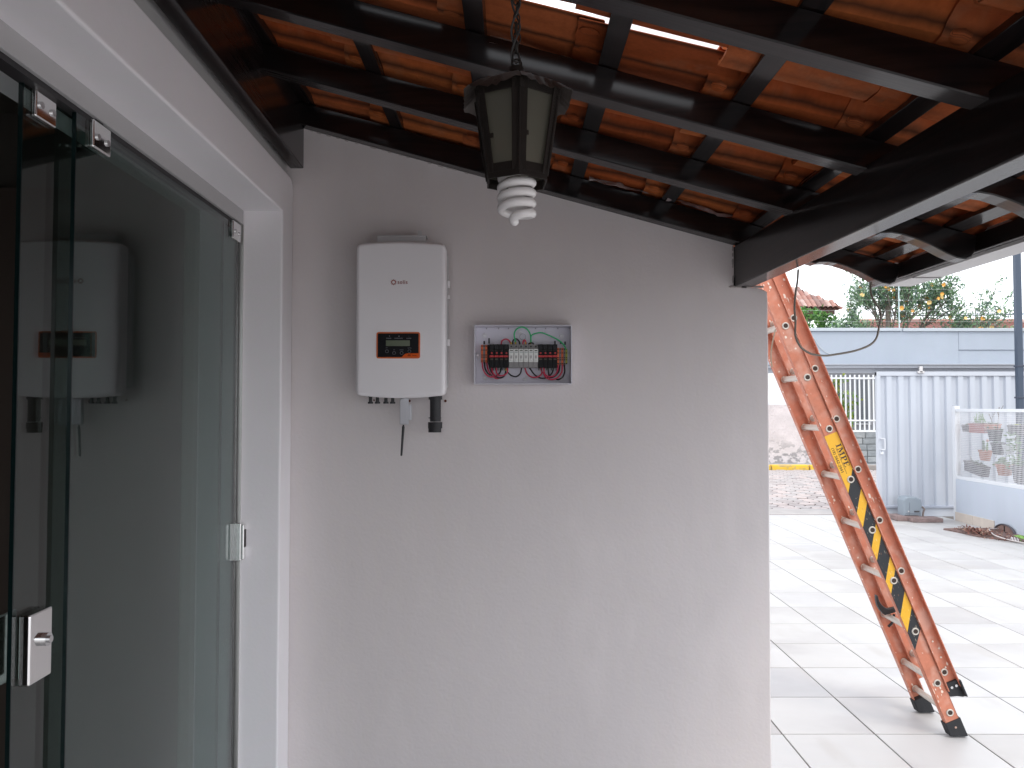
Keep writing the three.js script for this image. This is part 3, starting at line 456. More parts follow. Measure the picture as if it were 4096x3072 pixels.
// bits lying between rafters and tiles
{
  const crumple = (w, d, amp, s) => { const g = new THREE.PlaneGeometry(w, d, 26, 10).rotateX(-Math.PI / 2), p = g.attributes.position; for (let i = 0; i < p.count; i++) { const u = p.getX(i) / w + 0.5, v = p.getZ(i) / d + 0.5; p.setY(i, amp * (fbm(u * 0.9, v * 0.9, 5, 4, 3, s) - 0.5) * 2 + 0.004 * Math.sin(u * 9 + v * 6)); } const q = g.toNonIndexed(); q.computeVertexNormals(); return uvm(q); };
  const a = tag(part(nm('plastic_sheet'), crumple(0.3, 0.09, 0.022, 701), M({ color: lin(0.3, 0.24, 0.24), roughness: 0.5, side: THREE.DoubleSide }), scene), 'wrinkled dirty plastic scrap tucked over the wall rafter near the main beam', 'plastic scrap'); a.position.set(0.7, Lr(0.7) + 0.1, -2.73); a.rotation.set(0.5, 0, -0.27);
  const b = tag(part(nm('plastic_sheet'), crumple(0.25, 0.09, 0.02, 711), M({ color: lin(0.34, 0.29, 0.28), roughness: 0.5, side: THREE.DoubleSide }), scene), 'torn pale plastic scrap over the wall rafter right of the lantern bulb', 'plastic scrap'); b.position.set(0.4, Lr(0.4) + 0.1, -2.73); b.rotation.set(0.5, 0, -0.27);
  const c = tag(part(nm('metal_strip'), crumple(0.26, 0.05, 0.004, 721), M({ color: lin(0.5, 0.47, 0.45), roughness: 0.42, metalness: 0.3, side: THREE.DoubleSide }), scene), 'dusty silver strip lying on the rafter behind the lantern chain', 'strip'); c.position.set(0.07, Lr(0.07) + 0.088, -1.865); c.rotation.set(0.75, 0, -0.27);
}

// ---------------------------------------------------------------- cables
{
  const pts = [[0.937, 1.952, -2.45], [0.938, 1.91, -2.463], [0.938, 1.885, -2.476], [0.938, 1.83, -2.489], [0.945, 1.789, -2.501], [0.95, 1.738, -2.514], [0.971, 1.705, -2.527], [1.005, 1.684, -2.54], [1.038, 1.678, -2.553], [1.074, 1.677, -2.566], [1.103, 1.681, -2.579], [1.163, 1.691, -2.591], [1.207, 1.702, -2.604], [1.252, 1.721, -2.617], [1.277, 1.744, -2.63], [1.292, 1.779, -2.643], [1.306, 1.819, -2.656], [1.31, 1.845, -2.669], [1.303, 1.869, -2.681], [1.294, 1.899, -2.694], [1.295, 1.921, -2.707], [1.304, 1.955, -2.72]];
  tag(part(nm('hanging_cable'), tube(pts, 0.0036, 120, 8), M({ color: lin(0.22, 0.19, 0.16), roughness: 0.7 }), scene), 'grey cable hanging in a loop below the beam end and rafter tail', 'cable');
  tag(part(nm('loose_string'), tube([[1.18, 1.85, -3.36], [1.168, 1.802, -3.36], [1.159, 1.747, -3.36], [1.159, 1.712, -3.36], [1.163, 1.68, -3.36]], 0.003, 40, 6), M({ color: lin(0.34, 0.27, 0.2), roughness: 0.8 }), scene), 'thin tan string hanging in front of the ladder beside the wall end', 'string');
}

// ---------------------------------------------------------------- ladder, built upright along y and leaned over
{
  const lean = 0.3912, o = thing('extension_ladder', 'orange fibreglass extension ladder leaning against the house, hazard stripe on its rail', 'ladder', [2.038, 0, 0]);
  o.rotation.z = lean;
  const frp = M({
    map: tex(256, 1024, 0.25, 1.0, (u, v) => {
      let c = sc([0.56, 0.195, 0.115], 0.82 + 0.3 * fbm(u, v, 6, 40, 4, 801)); c = mixc(c, [0.64, 0.38, 0.3], 0.65 * sst(0.45, 0.75, fbm(u, v, 4, 12, 4, 811)));
      const a = fbm(u, v, 22, 46, 2, 821), b = fbm(u, v, 4, 7, 2, 831), e = fbm(u, v, 34, 22, 2, 841); c = mixc(c, [0.8, 0.72, 0.62], 0.9 * Math.min(1, sst(0.77, 0.82, a) * sst(0.42, 0.55, b) + sst(0.83, 0.86, e) * sst(0.5, 0.6, b))); return c;
    }), roughness: 0.55, bumpMap: clayBump, bumpScale: 0.0005,
  });
  const nz = -3.47, fz = -3.765, W = 0.064, FD = 0.03, t = 0.0045;
  const rail = (cx, zc, y0, y1, dir, k) => { // channel open away from the other rail
    const g = [uvm(new THREE.BoxGeometry(W, y1 - y0, t).translate(cx, (y0 + y1) / 2, zc), 'x', k), ...[-1, 1].map(s => uvm(new RoundedBoxGeometry(t, y1 - y0, FD, 1, 0.0015).translate(cx + s * (W / 2 - t / 2), (y0 + y1) / 2, zc + dir * (FD / 2 - t / 2)), 'x', k + s))];
    return part('rail', g, frp, o);
  };
  const bc = -0.004, fc = 0.061, T1 = 3.5;
  const nb = rail(bc, nz, 0.035, T1, -1, 0.11); rail(bc, fz, 0.035, T1, 1, 0.37); rail(fc, nz - 0.014, 0.215, T1 + 0.3, 1, 0.73); rail(fc, fz + 0.014, 0.165, T1 + 0.3, -1, 0.57);
  const rung = (cx, y, z0, z1, nm2) => {
    const m = part('rung', [rod([cx, y, z0 + 0.004], [cx, y, z1 - 0.004], 0.0138, 18), bx(0.012, 0.003, z0 - z1 - 0.02, cx, y + 0.0128, (z0 + z1) / 2)], dullAlu, o);
    const cs = []; for (const z of [z0 + 0.0035, z1 - 0.0035, z0 - 0.006, z1 + 0.006]) cs.push(new THREE.TorusGeometry(0.0135, 0.0038, 8, 24).scale(1, 1, 0.9).translate(cx, y, z));
    part('rung_collar', cs, plain(0.6, 0.56, 0.5, 0.45, { metalness: 0.5 }), m);
    part('rung_bore', [cyl(0.0112, 0.002, cx, y, z0 + 0.0045, 'z', 16)], plain(0.045, 0.028, 0.022, 0.8), m);
  };
  for (const Y of [0.113, 0.246, 0.479, 0.709, 0.939, 1.17, 1.402, 1.639, 1.877, 2.11, 2.345, 2.58, 2.81, 3.04]) rung(0, Y / Math.cos(lean), nz, fz);
  for (const Y of [0.2708, 0.73, 0.962, 1.195, 1.427, 1.66, 1.894, 2.13, 2.365, 2.6, 2.83, 3.06, 3.29]) rung(0.053, Y / Math.cos(lean), nz - 0.012, fz + 0.012);
  // shoes
  const boot = (h, cut) => { const w2 = W / 2 + 0.006, k = 0.41; return [[-w2, h], [w2, h], [w2, cut - w2 * k], [w2 * 0.6, cut - w2 * 0.6 * k - 0.003], [0, cut], [-w2 * 0.7, cut + w2 * 0.7 * k - 0.003], [-w2, cut + w2 * k]]; };
  const foot = (cx, z, dir) => {
    const f = part('foot', uvm(ext(boot(0.085, 0.012), FD + 0.006, 0.004, 2).translate(cx, 0, dir > 0 ? z - FD - 0.001 : z - 0.005)), rubber, o);
    part('foot_rivet', cyl(0.005, 0.003, cx, 0.055, z + dir * 0.0085, 'z', 10), plain(0.45, 0.3, 0.24, 0.5), f);
  };
  foot(bc, nz, 1); foot(bc, fz, -1);
  const cap = part('end_cap', [uvm(ext(boot(0.245, 0.175), 0.014, 0.003, 2).translate(fc, 0, nz - 0.016)), uvm(ext([[W / 2 - 0.004, 0.245], [W / 2 + 0.006, 0.245], [W / 2 + 0.006, 0.165], [W / 2 - 0.004, 0.17]], FD, 0.003, 1).translate(fc, 0, nz - 0.012))], rubber, o);
  parts('cap_bolt', [cyl(0.0062, 0.004, fc - 0.008, 0.222, nz + 0.002, 'z', 10), cyl(0.0062, 0.004, fc + 0.014, 0.222, nz + 0.002, 'z', 10)], steel, cap);
  // rung lock on the fly section
  const hook = new THREE.Shape(); hook.moveTo(-0.05, 0.1); hook.quadraticCurveTo(-0.062, 0.05, -0.028, 0.022); hook.quadraticCurveTo(0.0, 0.018, 0.03, 0.012); hook.lineTo(0.02, -0.008); hook.quadraticCurveTo(-0.03, -0.004, -0.055, 0.0); hook.quadraticCurveTo(-0.085, 0.05, -0.056, 0.105); hook.closePath();
  const lock = part('rung_lock', uvm(ext(hook, 0.016, 0.003, 2).translate(0.03, 0.545, fz + 0.07)), blackPlastic, o);
  part('lock_spring', tube([[0.02, 0.53, fz + 0.08], [0.0, 0.5, fz + 0.08], [-0.03, 0.485, fz + 0.08]], 0.006, 20, 7), blackPlastic, lock);
  part('lock_plate', uvm(ext([[0.015, 0.56], [0.05, 0.56], [0.05, 0.46], [0.03, 0.46]], 0.004, 0).translate(0.0, -0.005, fz + 0.12)), alu, lock);
  parts('rail_rivet', [[0.06, 0.44], [0.066, 0.36], [0.068, 0.31], [0.074, 0.4]].map(([x, y]) => cyl(0.0042, 0.003, x, y, nz - 0.01, 'z', 10)), plain(0.72, 0.64, 0.55, 0.5), o);
  // hazard sticker
  const PX = 1900, cw = 108, ch = 2000, cv = document.createElement('canvas'); cv.width = cw; cv.height = ch; const c = cv.getContext('2d');
  c.fillStyle = '#e8b12c'; c.fillRect(0, 0, cw, ch); c.fillStyle = '#23262b';
  const sl = 182; for (const [y, hgt] of [[350, 187], [672, 192], [982, 192], [1293, 205], [1651, 250]]) { c.beginPath(); c.moveTo(cw, y); c.lineTo(0, y + sl); c.lineTo(0, y + sl + hgt); c.lineTo(cw, y + hgt); c.fill(); }
  c.save(); c.translate(58, 102); c.rotate(Math.PI / 2); c.fillStyle = '#3a2a24'; c.font = '700 62px serif'; c.scale(1.32, 1); c.fillText('IMP\u00c9', 0, 2); c.restore();
  c.save(); c.translate(44, 130); c.rotate(Math.PI / 2); c.fillStyle = '#8a6320'; c.font = '600 13px sans-serif'; for (let k = 0; k < 22; k++) c.fillRect(k * 11, -9, 6 + (k * 7) % 4, 7); c.restore();
  c.save(); c.translate(12, 118); c.rotate(Math.PI / 2); c.fillStyle = '#4a3416'; c.font = '600 31px sans-serif'; c.scale(1.12, 1); c.fillText('(18) 3642-2941', 0, 0); c.restore();
  // scuffs
  seed = 99; for (let k = 0; k < 120; k++) { c.fillStyle = rnd() < 0.5 ? 'rgba(190,120,80,0.55)' : 'rgba(235,220,190,0.6)'; c.fillRect(rr(0, cw), rr(560, ch), rr(1, 5), rr(2, 26)); }
  const ht = new THREE.CanvasTexture(cv); ht.colorSpace = THREE.SRGBColorSpace; ht.anisotropy = 8;
  const sw = W - 0.002, y1 = 1.492, y0 = 0.44, sg = new THREE.BufferGeometry();
  sg.setAttribute('position', new THREE.Float32BufferAttribute([-sw / 2, y0, 0, sw / 2, y0 + 0.08, 0, sw / 2, y1, 0, -sw / 2, y0, 0, sw / 2, y1, 0, -sw / 2, y1, 0], 3));
  sg.setAttribute('uv', new THREE.Float32BufferAttribute([0, 0, 1, 0.076, 1, 1, 0, 0, 1, 1, 0, 1], 2)); sg.computeVertexNormals(); sg.translate(bc, 0, nz + t / 2 + 0.0008);
  part('hazard_sticker', sg, M({ map: ht, roughness: 0.4 }), nb);
}

// ---------------------------------------------------------------- street wall, gate and low wall
{
  const sw = thing('street_wall', 'pale blue rendered beam wall spanning above the sliding gate', 'wall');
  parts('lintel', [rb(7.2, 0.46, 0.2, 2.6, 2.327, -10.52, 0.01), rb(6, 0.26, 0.2, 9.2, 2.427, -10.52, 0.008), rb(6, 0.2, 0.19, 9.2, 2.197, -10.53, 0.008)], MT.out, sw);
  parts('coping', [rb(6.4, 0.045, 0.26, 2.2, 2.58, -10.52, 0.006), rb(6.6, 0.045, 0.26, 8.72, 2.577, -10.52, 0.006)], M({ map: outMap, roughness: 0.7, color: lin(1.2, 1.17, 1.1) }), sw);
  part('gate_rail', [rb(13.5, 0.05, 0.1, 5.7, 2.07, -10.42, 0.004), rb(13.5, 0.012, 0.14, 5.7, 2.093, -10.4, 0.003), rb(13.5, 0.1, 0.06, 5.7, 2.03, -10.5, 0.004)], M({ color: lin(0.4, 0.42, 0.46), roughness: 0.5 }), sw);
  part('pier', [rb(0.5, 2.1, 0.2, 2.9, 1.04, -10.52, 0.01)], MT.out, sw);

  const gate = thing('sliding_gate', 'white sliding gate of ribbed sheet steel in a welded frame', 'gate', [5.02, 0, -10.38]);
  const gp = M({ color: lin(0.52, 0.545, 0.595), roughness: 0.5, bumpMap: plasterBump, bumpScale: 0.0008 });
  part('stile', rb(0.055, 1.86, 0.05, 0.0275, 1.06, 0, 0.004, 'y'), gp, gate); part('top_rail', rb(3.2, 0.06, 0.05, 1.6, 1.965, 0.002, 0.004), gp, gate);
  part('bottom_rail', rb(3.2, 0.03, 0.06, 1.6, 0.14, 0.0, 0.004), M({ color: lin(0.4, 0.43, 0.5), roughness: 0.55 }), gate);
  part('kick_plate', rb(3.2, 0.118, 0.03, 1.6, 0.064, -0.02, 0.003), gp, gate);
  const rp = []; for (let k = 0; k < 19; k++) { const x = 0.055 + k * 0.1645; rp.push([x, -0.016], [x + 0.074, -0.016], [x + 0.088, 0.014], [x + 0.160, 0.014], [x + 0.1643, -0.016]); }
  const pos = []; for (let k = 0; k + 1 < rp.length; k++) { const [x, z] = rp[k], [X, Z] = rp[k + 1], y0 = 0.155, y1 = 1.935; pos.push(x, y0, z, X, y0, Z, X, y1, Z, x, y0, z, X, y1, Z, x, y1, z); }
  const cg = new THREE.BufferGeometry(); cg.setAttribute('position', new THREE.Float32BufferAttribute(pos, 3)); cg.computeVertexNormals(); uvm(cg); part('ribbed_sheet', cg, M({ color: lin(0.5, 0.53, 0.585), roughness: 0.5, side: THREE.DoubleSide, bumpMap: plasterBump, bumpScale: 0.001 }), gate);
  part('handle', [bx(0.012, 0.15, 0.012, 0.085, 1.0, 0.06), bx(0.05, 0.012, 0.04, 0.06, 1.075, 0.045), bx(0.05, 0.012, 0.04, 0.06, 0.925, 0.045)], whitePaint, gate);
  part('latch', [rb(0.04, 0.035, 0.03, 0.05, 0.875, 0.04, 0.004)], whitePaint, gate);
  part('roller_bracket', [rb(0.045, 0.09, 0.03, 0.6, 2.02, 0.045, 0.006), rb(0.09, 0.03, 0.03, 0.6, 1.985, 0.045, 0.004)], M({ color: lin(0.62, 0.6, 0.6), roughness: 0.5 }), gate);

  const low = thing('low_wall', 'low white wall at the right carrying the wire mesh panel', 'wall');
  part('render', rb(0.14, 0.66, 5.2, 5.97, 0.22, -7.45, 0.008, 'z'), M({ map: outMap, color: lin(1.42, 1.37, 1.33), bumpMap: plasterBump, bumpScale: 0.002, roughness: 0.7 }), low); 
  const sk = M({ map: tex(256, 256, 1, 1, (u, v) => sc([0.62, 0.54, 0.47], 0.85 + 0.25 * fbm(u, v, 6, 12, 4, 901))), roughness: 0.5 });
  for (let k = 0; k < 2; k++) part('skirting_tile', rb(0.012, 0.115, 0.37 + k * 0.06, 5.894, 0.058, -9.865 + k * 0.405, 0.002), sk, low);
  const mesh = thing('mesh_panel', 'white framed welded wire mesh standing on the low wall', 'mesh panel');
  part('post', rb(0.07, 1.52, 0.07, 5.935, 0.76, -10.07, 0.004), whitePaint, mesh); parts('frame_rail', [rb(0.035, 0.04, 5, 5.925, 1.462, -7.53, 0.004), rb(0.045, 0.045, 5, 5.925, 0.573, -7.53, 0.004)], whitePaint, mesh);
  const ws = []; for (let k = 0; k < 38; k++) ws.push(new THREE.BoxGeometry(0.0032, 0.0032, 3.2).translate(5.92, 0.605 + k * 0.0228, -8.4)); for (let k = 0; k < 140; k++) ws.push(new THREE.BoxGeometry(0.0032, 0.85, 0.0032).translate(5.923, 1.02, -10.02 + k * 0.0228));
  const wm = part('wire_grid', ws.map(g => uvm(g)), M({ color: lin(0.74, 0.74, 0.76), roughness: 0.45, metalness: 0.2 }), mesh); wm.userData.kind = 'stuff';
  const pole = thing('steel_pole', 'dark blue grey square steel pole at the right edge behind the mesh', 'pole', [6.14, 0, -9.1]);
  part('shaft', rb(0.07, 4.4, 0.06, 0, 2.2, 0, 0.006, 'y'), M({ color: lin(0.055, 0.075, 0.11), roughness: 0.45, metalness: 0.2 }), pole); part('base_plate', rb(0.2, 0.012, 0.2, 0, 0.006, 0, 0.003), M({ color: lin(0.06, 0.08, 0.11), roughness: 0.5 }), pole);
  parts('strap', [rb(0.088, 0.02, 0.078, 0, 2.0, 0, 0.003), rb(0.088, 0.02, 0.078, 0, 1.62, 0, 0.003)], M({ color: lin(0.05, 0.06, 0.09), roughness: 0.5 }), pole);
  // electric fence on the coping
  const ef = thing('electric_fence', 'thin electric fence wires on a slim rod along the top of the street wall', 'fence', [0, 2.6, -10.5]);
  part('rod', [rod([5.42, 0, 0], [5.42, 0.66, 0], 0.008, 8)], M({ color: lin(0.5, 0.62, 0.62), roughness: 0.5 }), ef);
  parts('insulator', [0.1, 0.25, 0.4, 0.55].map(y => cyl(0.014, 0.03, 5.42, y, 0.012, 'y', 8)), plain(0.55, 0.62, 0.6, 0.4), ef);
  for (const y of [0.1, 0.25, 0.4, 0.55]) part('wire', rod([2, y + 0.01, 0.015], [11, y - 0.01, 0.015], 0.0012, 5), M({ color: lin(0.45, 0.46, 0.46), roughness: 0.4, metalness: 0.4 }), ef);
  tag(part(nm('wall_wire'), tube([[4.02, 2.575, -10.38], [4.1, 2.53, -10.41], [4.19, 2.46, -10.41], [4.25, 2.36, -10.41], [4.33, 2.28, -10.41], [4.42, 2.235, -10.41]], 0.005, 40, 5), M({ color: lin(0.5, 0.53, 0.55), roughness: 0.6 }), scene), 'thin pale wire curling down the blue wall beside the ladder', 'wire');
}
// gate motor
{
  const o = thing('gate_motor', 'grey plastic gate motor housing on a rough concrete base', 'gate motor', [5.3, 0, -10.1]);
  const conc = M({ map: tex(128, 128, 0.4, 0.4, (u, v) => sc([0.26, 0.19, 0.18], 0.6 + 0.8 * fbm(u, v, 7, 7, 4, 911))), bumpMap: clayBump, bumpScale: 0.006, roughness: 0.95 });
  parts('base_slab', [rb(0.3, 0.07, 0.26, -0.07, 0.035, 0.0, 0.012), rb(0.4, 0.055, 0.22, 0.12, 0.028, 0.14, 0.01)], conc, o);
  const s = [[-0.115, 0], [0.115, 0], [0.125, 0.16], [0.115, 0.215], [0.05, 0.245], [-0.06, 0.25], [-0.1, 0.235], [-0.118, 0.2]];
  const h = part('housing', uvm(ext(s, 0.15, 0.018, 3).translate(0, 0.07, -0.06)), M({ color: lin(0.25, 0.29, 0.33), roughness: 0.5 }), o);
  parts('housing_seam', [rb(0.004, 0.17, 0.006, -0.045, 0.16, 0.107, 0.001), rb(0.2, 0.006, 0.006, 0.0, 0.1, 0.106, 0.001)], plain(0.12, 0.14, 0.17, 0.6), h);
  part('nameplate', rb(0.07, 0.022, 0.004, 0.05, 0.125, 0.108, 0.001), plain(0.06, 0.06, 0.065, 0.5), h); part('key_lock', cyl(0.01, 0.008, -0.06, 0.128, 0.108, 'z', 12), alu, h);
  part('conduit', tube([[0.16, 0.04, 0.05], [0.17, 0.1, 0.04], [0.19, 0.15, 0.03], [0.19, 0.17, -0.02]], 0.012, 24, 8), plain(0.24, 0.19, 0.17, 0.8), o);
}

// ---------------------------------------------------------------- planters hung behind the mesh
{
  const leafM = [[0.09, 0.2, 0.05], [0.15, 0.28, 0.07], [0.06, 0.13, 0.05], [0.2, 0.3, 0.12]].map(c => M({ color: lin(...c), roughness: 0.7, side: THREE.DoubleSide }));
  const dark = plain(0.055, 0.05, 0.06, 0.7), terra = M({ map: clayMap([0.5, 0.19, 0.11], 921), roughness: 0.85 }), redp = plain(0.36, 0.09, 0.08, 0.6), palep = plain(0.52, 0.54, 0.56, 0.6), soil = plain(0.05, 0.035, 0.028, 1), twig = plain(0.16, 0.12, 0.1, 0.9);
  const blade = (L, w, tilt, az, x = 0, y = 0, z = 0) => { const g = new THREE.ConeGeometry(w, L, 4, 3).scale(1, 1, 0.25).translate(0, L / 2, 0); const p = g.attributes.position; for (let i = 0; i < p.count; i++) p.setX(i, p.getX(i) + 0.25 * p.getY(i) ** 2 / L); return g.rotateZ(-tilt).rotateY(az).translate(x, y, z); };
  const leaflet = (s, x, y, z) => new THREE.CircleGeometry(s, 6).scale(1, 0.55, 1).rotateX(rr(-1.2, 1.2)).rotateY(rr(0, 6)).rotateZ(rr(-.6, .6)).translate(x, y, z);
  const X = 6.07;
  const trough = (name, label, z0, z1, y0, y1, mat, tilt = 0) => {
    const L = Math.abs(z1 - z0), h = y1 - y0, o = thing(name, label, 'planter', [X, y0, (z0 + z1) / 2], null, 0); o.rotation.x = tilt;
    const hole = (q) => ext([[-0.055 * q, h], [0.055 * q, h], [0.045 * q, 0], [-0.045 * q, 0]], L, 0.004, 1).translate(0, 0, -L / 2);
    part('tub', uvm(hole(1)), mat, o); part('rim', [rb(0.125, 0.014, L + 0.012, 0, h - 0.004, 0, 0.004)], mat, o); part('soil', [rb(0.1, 0.008, L - 0.02, 0, h + 0.004, 0, 0.002)], soil, o); 
    part('hook', [rod([-0.05, h, 0], [-0.14, h + 0.04, 0], 0.003, 6), rod([-0.14, h + 0.04, 0], [-0.145, h + 0.01, 0], 0.003, 6)], steel, o); return [o, h];
  };
  const bucket = (name, label, z, y0, y1, r, mat, tilt = 0) => {
    const h = y1 - y0, o = thing(name, label, 'flower pot', [X, y0, z]); o.rotation.x = tilt;
    part('pot', new THREE.LatheGeometry([[0, 0], [r * 0.72, 0], [r * 0.97, h * 0.82], [r * 1.06, h * 0.83], [r * 1.08, h], [r * 0.98, h], [r * 0.95, h * 0.92], [0, h * 0.92]].map(p => new THREE.Vector2(...p)), 22), mat, o);
    part('hook', [rod([-r, h, 0], [-0.14, h + 0.03, 0], 0.003, 6)], steel, o); return [o, h];
  };
  { const [o, h] = trough('planter', 'small dark planter at the far end, high on the mesh', -10.08, -9.94, 1.18, 1.26, dark); stuff('foliage', Array.from({ length: 14 }, () => leaflet(0.018, rr(-.04, .04), h + rr(0.005, 0.03), rr(-.06, .06))), leafM[2], o); }
  { const [o, h] = trough('planter', 'long red planter with upright spiky leaves', -9.93, -9.62, 1.172, 1.29, redp); parts('spiky_leaf', Array.from({ length: 26 }, () => blade(rr(0.08, 0.19), 0.009, rr(-.3, .3), rr(0, 6), rr(-.03, .03), h, rr(-.11, .1))), leafM[1], o); }
  { const [o, h] = trough('planter', 'brownish clay planter right beside the red one', -9.60, -9.43, 1.222, 1.29, terra); stuff('foliage', Array.from({ length: 22 }, () => leaflet(0.016, rr(-.04, .04), h + rr(0, 0.025), rr(-.08, .08))), leafM[2], o); }
  { const [o, h] = bucket('flower_pot', 'upper dark bucket pot with bare forked twigs', -9.47, 1.075, 1.225, 0.085, dark); parts('twig', [rod([0, h, 0], [0, h + 0.2, -0.12], 0.004, 5), rod([0, h, 0.05], [0, h + 0.28, 0.09], 0.004, 5), rod([0, h + 0.12, -0.07], [0.02, h + 0.22, -0.02], 0.003, 5), rod([0, h + 0.18, 0.07], [0, h + 0.26, 0.03], 0.003, 5), rod([0, h + 0.2, 0.075], [0.02, h + 0.3, 0.14], 0.0025, 5)], twig, o); stuff('foliage', Array.from({ length: 24 }, () => leaflet(0.018, rr(-.06, .06), h + rr(-0.01, 0.03), rr(-.08, .09))), leafM[2], o); }
  { const [o, h] = bucket('flower_pot', 'lower dark bucket pot hanging under the twig pot', -9.42, 0.912, 1.062, 0.078, dark); stuff('foliage', Array.from({ length: 10 }, () => leaflet(0.018, rr(-.05, .05), h + rr(0, 0.02), rr(-.05, .05))), leafM[0], o); }
  { const [o, h] = bucket('flower_pot', 'orange clay pot with two stubby cactus pads', -9.68, 0.82, 0.95, 0.075, terra, 0.08); for (const [z, y, s] of [[-0.04, 0.03, 0.03], [-0.045, 0.09, 0.026], [0.03, 0.035, 0.028], [0.035, 0.08, 0.02]]) part('cactus_pad', new THREE.SphereGeometry(s, 10, 8).scale(0.5, 1.5, 0.9).translate(0, h + y, z), leafM[z > 0 ? 3 : 2], o); part('flower', new THREE.SphereGeometry(0.016, 8, 6).translate(0, h + 0.13, 0.035), plain(0.6, 0.18, 0.05, 0.6), o); }
  { const [o, h] = trough('planter', 'dark planter tilted at the lower left of the mesh', -10.06, -9.68, 0.635, 0.765, dark, 0.16); stuff('foliage', Array.from({ length: 30 }, () => leaflet(0.016, rr(-.05, .05), h + rr(0, 0.03), rr(-.18, .18))), leafM[2], o); parts('twig', [rod([0, h, -0.12], [0, h + 0.07, -0.15], 0.003, 5), rod([0, h, 0.03], [0, h + 0.05, 0.1], 0.003, 5)], twig, o); }
  { const [o, h] = bucket('flower_pot', 'pot overflowing with pale green trailing foliage', -9.3, 0.665, 0.8, 0.095, terra); stuff('foliage', Array.from({ length: 120 }, () => { const a = rr(0, 6.3), r = rr(0, 0.13); return leaflet(0.02, Math.cos(a) * r * 0.7, h + 0.06 - r * 0.6 + rr(-.02, .03), Math.sin(a) * r - 0.03); }), leafM[3], o); parts('twig', [tube([[0, h, 0], [0, h + 0.12, -0.05], [0, h + 0.13, -0.12], [0, h + 0.04, -0.18]], 0.003, 20, 5), tube([[0, h, 0], [0, h + 0.14, 0.06], [0, h + 0.06, 0.12]], 0.003, 20, 5)], twig, o); }
  { const [o, h] = bucket('flower_pot', 'pale grey pot in the middle right of the mesh', -9.21, 0.936, 1.04, 0.068, palep); stuff('foliage', Array.from({ length: 8 }, () => leaflet(0.014, rr(-.03, .03), h + rr(0, .02), rr(-.05, .05))), leafM[1], o); }
  { const [o, h] = trough('planter', 'dark planter with yellow green rosette at the upper right', -9.15, -8.9, 1.168, 1.285, dark); parts('rosette', Array.from({ length: 16 }, (_, k) => blade(0.09, 0.01, 0.9, k * 0.39, 0, h - 0.02, 0.05)), M({ color: lin(0.45, 0.48, 0.08), roughness: 0.6, side: THREE.DoubleSide }), o); }
  { const [o, h] = bucket('flower_pot', 'large dark pot at the lower right end of the mesh', -9.0, 0.6, 0.805, 0.1, dark); stuff('foliage', Array.from({ length: 40 }, () => leaflet(0.02, rr(-.07, .07), h + rr(0, .06), rr(-.08, .08))), leafM[2], o); }
  { const o = thing('climbing_plant', 'leafy climber growing up beside the dark pole', 'plant', [6.02, 0.4, -9.03]); part('stem', [rod([0.06, 0, 0], [0, 0.75, 0.02], 0.006, 6)], twig, o); stuff('foliage', Array.from({ length: 150 }, () => leaflet(0.022, rr(-.05, .06), rr(0.35, 0.8), rr(-.1, .07))), leafM[0], o); }
}
